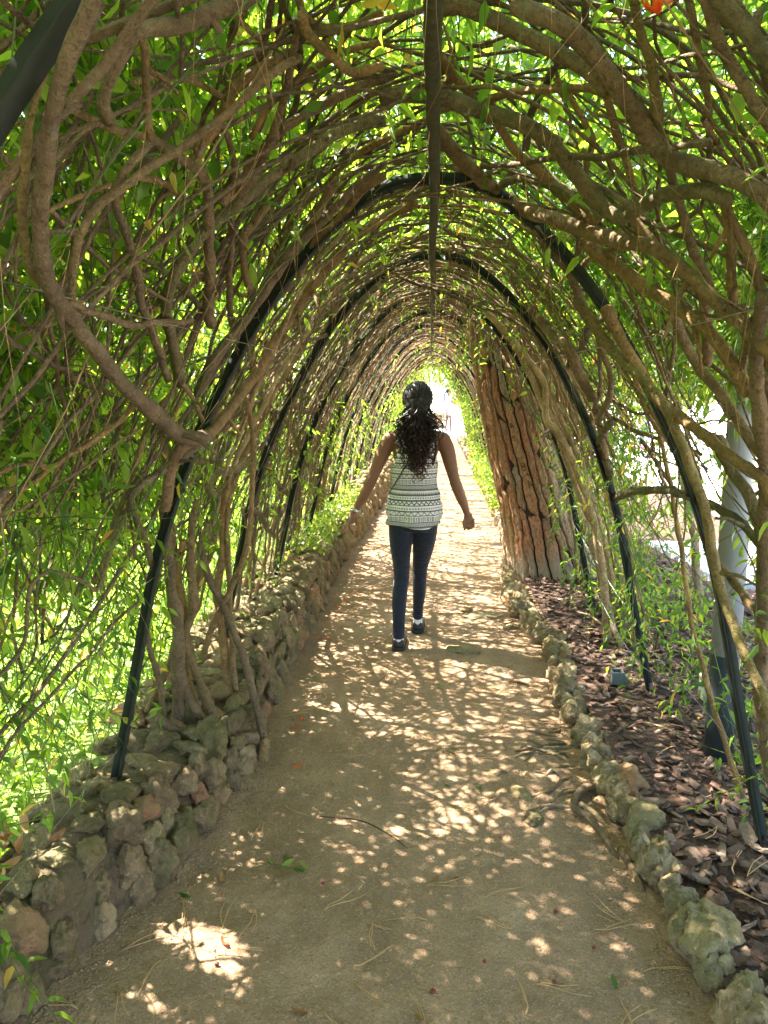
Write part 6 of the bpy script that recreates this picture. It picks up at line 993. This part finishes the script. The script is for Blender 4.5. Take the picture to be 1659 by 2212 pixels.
# simple but complete figures further away; local frame: facing +Y, then turned
def figure(loc,rz,lab,H,parts,voxel=.012):
    e=empty('person',loc,lab,'person'); out=[]
    Rm=np.array(Matrix.Rotation(rz,3,'Z')); k=H/1.68
    def T(p): return (np.array(p[:3],float)*k)@Rm.T+np.array(loc)
    for nm,mat,chains,ells in parts:
        mb=MB()
        for c in chains:
            P=np.array([list(T(p))+[p[3]*k] for p in c]); Q=resample(P,.02); mb.tube(Q[:,:3],Q[:,3],12); mb.ell(Q[0,:3],(Q[0,3],)*3,10,8); mb.ell(Q[-1,:3],(Q[-1,3],)*3,10,8)
        for c,r in ells: mb.ell(T(c),tuple(np.array(r)*k),14,10,Matrix.Rotation(rz,3,'Z').to_quaternion())
        remeshed(mb,nm,mat,e,voxel if nm!='shoe' else .01,3,.5)
    return e
def legs(rs,yo=(-.06,.1)): return [[(-.08,0,.84,.088*rs),(-.085,yo[0]*.5,.65,.078*rs),(-.08,yo[0]*.6,.47,.054*rs),(-.08,yo[0],.33,.052*rs),(-.08,yo[0]*1.1,.09,.034*rs),(-.08,yo[0]+.08,.04,.03)],[(.08,0,.84,.088*rs),(.085,yo[1]*.5,.65,.078*rs),(.08,yo[1]*.8,.47,.054*rs),(.08,yo[1]*.8,.33,.052*rs),(.08,yo[1]*.9,.09,.034*rs),(.08,yo[1]+.08,.04,.03)]]
HEAD=[((0,.02,1.58),(.075,.092,.108)),((0,.05,1.53),(.055,.06,.055)),((0,.115,1.57),(.012,.016,.02))]
armsup=[[(-.16,0,1.35,.05),(-.20,.08,1.22,.044),(-.18,.2,1.13,.038),(-.12,.3,1.28,.033),(-.06,.33,1.42,.024),(-.04,.33,1.50,.03)],[(.16,0,1.35,.05),(.20,.08,1.22,.044),(.18,.2,1.13,.038),(.12,.3,1.28,.033),(.06,.33,1.42,.024),(.04,.33,1.50,.03)]]
fingers=[[( sx*(.04+.012*i),.335,1.50,.009),( sx*(.04+.012*i)*.8,.35,1.54,.009),(sx*.02,.36,1.55+.01*i,.008)] for sx in(-1,1) for i in range(4)]
figure((.66,30.1,0),math.radians(-82),'distant woman in white T-shirt and pale shorts raising her hands to her face',1.62,[
 ('body',M['skin2'],legs(1)+armsup+fingers+[[(0,0,1.36,.06),(0,.01,1.48,.05)],[(0,0,.9,.12),(0,0,1.25,.12)]],HEAD),
 ('tshirt',M['white_cloth'],[[(-.16,0,1.345,.062),(-.19,.04,1.27,.060)],[(.16,0,1.345,.062),(.19,.04,1.27,.060)]],[((0,0,1.25),(.17,.125,.15)),((0,.01,1.08),(.15,.135,.16)),((0,0,.97),(.165,.14,.10))]),
 ('shorts',M['pinkish'],[[(-.08,0,.86,.105),(-.09,-.02,.70,.098)],[(.08,0,.86,.105),(.09,.03,.70,.098)]],[((0,-.01,.87),(.165,.135,.09))]),
 ('hair',M['hair'],[[(0,-.06,1.60,.05),(0,-.12,1.56,.03)]],[((0,-.012,1.61),(.082,.095,.10))]),
 ('ponytail',M['blue_hair'],[[(0,-.12,1.57,.030),(0,-.17,1.45,.034),(0,-.17,1.28,.030),(0,-.15,1.12,.014)]],[]),
 ('shoe',M['pink'],[[(-.08,-.085,.045,.045),(-.08,.06,.035,.035)]],[]),('shoe',M['pink'],[[(.08,.08,.045,.045),(.08,.22,.035,.035)]],[])])
armsd=[[(-.17,0,1.34,.05),(-.21,0,1.2,.044),(-.24,-.01,1.08,.038),(-.25,.05,.95,.03),(-.25,.09,.85,.024),(-.25,.10,.78,.026)],[(.17,0,1.34,.05),(.21,0,1.2,.044),(.24,-.01,1.08,.038),(.22,.12,1.02,.03),(.16,.22,1.05,.024)]]
figure((5.67,21.0,.055),math.radians(75),'distant person in dark shirt, light blue jeans and pink shoes on the plaza',1.7,[
 ('body',M['skin2'],armsd+[[(0,0,1.36,.06),(0,.01,1.48,.05)],[(0,0,.9,.1),(0,0,1.25,.1)]]+[[(-.25,.10+.012*i,.80,.01),(-.25,.11+.012*i,.72,.009)] for i in range(4)],HEAD),
 ('shirt',M['dark_cloth'],[[(-.16,0,1.345,.062),(-.21,0,1.22,.058)],[(.16,0,1.345,.062),(.21,0,1.22,.058)]],[((0,0,1.25),(.175,.125,.16)),((0,0,1.05),(.165,.13,.17)),((0,0,.95),(.165,.13,.10))]),
 ('jeans',M['denim_light'],[c[:5] for c in legs(1.1)],[((0,-.01,.87),(.16,.13,.09))]),
 ('hair',M['hair'],[],[((0,-.012,1.61),(.084,.097,.10))]),
 ('shoe',M['pink'],[[(-.08,-.085,.045,.045),(-.08,.06,.035,.035)]],[]),('shoe',M['pink'],[[(.08,.08,.045,.045),(.08,.22,.035,.035)]],[])])
# ---------------------------------------------------------------- litter on the path and mulch
def needle_mesh(seed):
    r=random.Random(seed); mb=MB(); a=r.uniform(.05,.5)
    for sg in (-1,1):
        L_=r.uniform(.10,.15); P=[(0,0,.0015)]; 
        for k in range(1,6): t=k/5; P.append((L_*t,sg*a*.04*t+.012*math.sin(t*3+seed)*r.uniform(.5,1),.0015+.006*t*abs(math.sin(seed+t*2))))
        mb.tube(P,.0017,4)
    return mb.mesh('pine_needle',M['dry_needle'])
NM=[needle_mesh(i) for i in range(6)]
for i in range(120):
    if i<70: y=1.75+3.4*R_.random()**1.5; x=R_.uniform(wall_in(y)+.1,edge_in(y)-.05); z=pathz(x,y)+.002; g='pine needles scattered on the sandy path'; lb='pair of dry brown pine needles lying on the sandy path'
    else: y=1.7+4*R_.random()**1.4; x=R_.uniform(edge_in(y)+.25,1.9); z=mulchz(x,y)+.024; g='pine needles scattered on the bark mulch'; lb='pair of dry pine needles lying on the bark mulch'
    o=bpy.data.objects.new('pine_needle',NM[R_.randrange(6)]); COL.objects.link(o); o.location=(x,y,z); o.rotation_euler=(R_.gauss(0,.05),R_.gauss(0,.05),R_.uniform(0,6.3)); tag(o,lb,'pine needle',g)
def leafmesh(nm,mat,curl):
    V=[];n=7
    for i in range(n+1):
        t=i/n; w_=.5*math.sin(math.pi*min(1,t*.93+.05))**.8
        for sg in(-1,0,1): V.append((t,sg*w_*.36,curl*(t-.5)**2+abs(sg)*.09*curl))
    i=np.arange(n)[:,None]*3+np.arange(2)[None,:]; Q=np.stack([i,i+1,i+4,i+3],-1).reshape(-1,4); return npmesh(nm,np.array(V),Q,M[mat])
LMs={'leaf':leafmesh('fallen_leaf','leaf',.25),'leaf_dry':leafmesh('fallen_leaf','leaf_dry',.7),'petal':leafmesh('fallen_petal','petal',.9),'pale':leafmesh('fallen_leaf','stone_pale',.3)}
def litter(kind,x,y,s,a,lab,grp,name='fallen_leaf',cat='leaf',on='path',dz=0):
    z=(pathz(x,y) if on=='path' else mulchz(x,y)+.02)+.004+dz; o=bpy.data.objects.new(name,LMs[kind]); COL.objects.link(o); o.location=(x,y,z); o.scale=(s,s,s); o.rotation_euler=(R_.gauss(0,.15),R_.gauss(0,.15),a); return tag(o,lab,cat,grp)
for i in range(34):
    y=1.6+5*R_.random()**1.3; x=R_.uniform(wall_in(y)+.1,edge_in(y)-.08); k='leaf' if R_.random()<.6 else 'leaf_dry'; litter(k,x,y,R_.uniform(.03,.055),R_.uniform(0,6.3),('green' if k=='leaf' else 'brown dry')+' fallen leaf lying on the sandy path',('green' if k=='leaf' else 'dry')+' leaves fallen on the path')
for i in range(26):
    y=1.6+4*R_.random()**1.4; x=R_.uniform(edge_in(y)+.25,1.9); k='leaf' if R_.random()<.2 else 'leaf_dry'; litter(k,x,y,R_.uniform(.03,.07),R_.uniform(0,6.3),('green' if k=='leaf' else 'dry reddish-brown')+' fallen leaf lying on the bark mulch',('green' if k=='leaf' else 'dry')+' leaves fallen on the mulch',on='mulch')
for i in range(26):
    y=4.5+6*R_.random(); x=wall_in(y)+R_.uniform(.08,.28); litter('petal',x,y,R_.uniform(.025,.04),R_.uniform(0,6),'orange petal fallen at the foot of the left wall','orange petals along the foot of the left wall','fallen_petal','petal')
for x,y,a in [(-.585,3.12,.3),(-.66,3.52,1.),(-.62,3.60,2.)]: litter('petal',x,y,.045,a,'orange-red petals fallen beside the stems of the near left vine','orange petals by the left vine stems','fallen_petal','petal')
# little green sprig lying on the path, left
sp=empty('leafy_sprig',(-.50,2.42,.01),'small green leafy sprig fallen on the path near the left wall','sprig')
for q in range(7):
    o=bpy.data.objects.new('leaf',LMs['leaf']); COL.objects.link(o); o.parent=sp; o.location=(R_.uniform(-.06,.10),R_.uniform(-.035,.035),.006+R_.uniform(0,.01)); o.scale=(.045,.045,.045); o.rotation_euler=(R_.gauss(0,.4),R_.gauss(0,.3),R_.uniform(0,6.3))
mb=MB(); mb.tube([(-.56,2.44,.012),(-.5,2.42,.016),(-.41,2.39,.01)],.002,5); mb.obj('stem',M['green_stem'],sp)
M['berry']=simple('dark_red_berry',(.16,.03,.025),.35,var=.3,nsc=60); mb=MB(); mb.ell((0,0,0),(.009,.0075,.006),12,8); BR=mb.mesh('fallen_berry',M['berry'])
for x,y in [(.17,2.02),(.41,2.25),(.24,1.74),(-.62,2.0),(-.60,1.95),(.02,1.9),(.27,2.65),(.30,2.52),(-.35,2.35),(.5,2.1),(-.1,3.1),(.1,2.4),(.36,1.95)]:
    o=bpy.data.objects.new('fallen_berry',BR); COL.objects.link(o); o.location=(x,y,pathz(x,y)+.006); o.scale=(R_.uniform(.5,1.0),)*3; o.rotation_euler=(0,0,R_.uniform(0,3)); tag(o,'dark red berry lying on the sandy path','berry','dark red berries scattered on the path')
mb=MB(); mb.tube([(-.42,2.75,.008),(-.25,2.72,.012),(-.12,2.62,.008),(-.07,2.56,.006)],[.002,.0024,.002,.0012],6,.02); tag(mb.obj('fallen_stick',M['fissure']),'thin dark curved stick lying on the path left of centre','stick')
# curled dead leaves gathered on the wall top, orange flower on the high branch, pale snapped twig
for i in range(14):
    x=R_.uniform(-1.28,-1.1); y=R_.uniform(1.85,2.15); o=litter('leaf_dry',x,y,R_.uniform(.05,.08),R_.uniform(0,6.3),'curled dead leaf in the sunlit heap on the left wall top','dead leaves heaped on the left wall'); o.location.z=.335+R_.uniform(0,.03); o.rotation_euler=(R_.gauss(0,.6),R_.gauss(0,.6),R_.uniform(0,6))
fl=empty('orange_flower',(.345,1.33,2.225),'crumpled orange trumpet flower caught on the high branch right of the ridge bar','flower')
for q in range(6):
    o=bpy.data.objects.new('petal',LMs['petal']); COL.objects.link(o); o.parent=fl; o.location=(R_.gauss(0,.006),R_.gauss(0,.006),R_.gauss(0,.005)); o.scale=(.034,)*3; o.rotation_euler=(R_.gauss(0,.5),-.7+R_.gauss(0,.4),q*1.05)
mb=MB(); mb.tube([(-.93,1.02,1.95),(-.80,1.02,2.0),(-.70,1.03,2.005),(-.60,1.04,2.0)],[.009,.008,.008,.006],7,.03); tag(mb.obj('snapped_twig',M['tan_twig']),'pale snapped twig sticking out across the first iron arch at top left','twig')
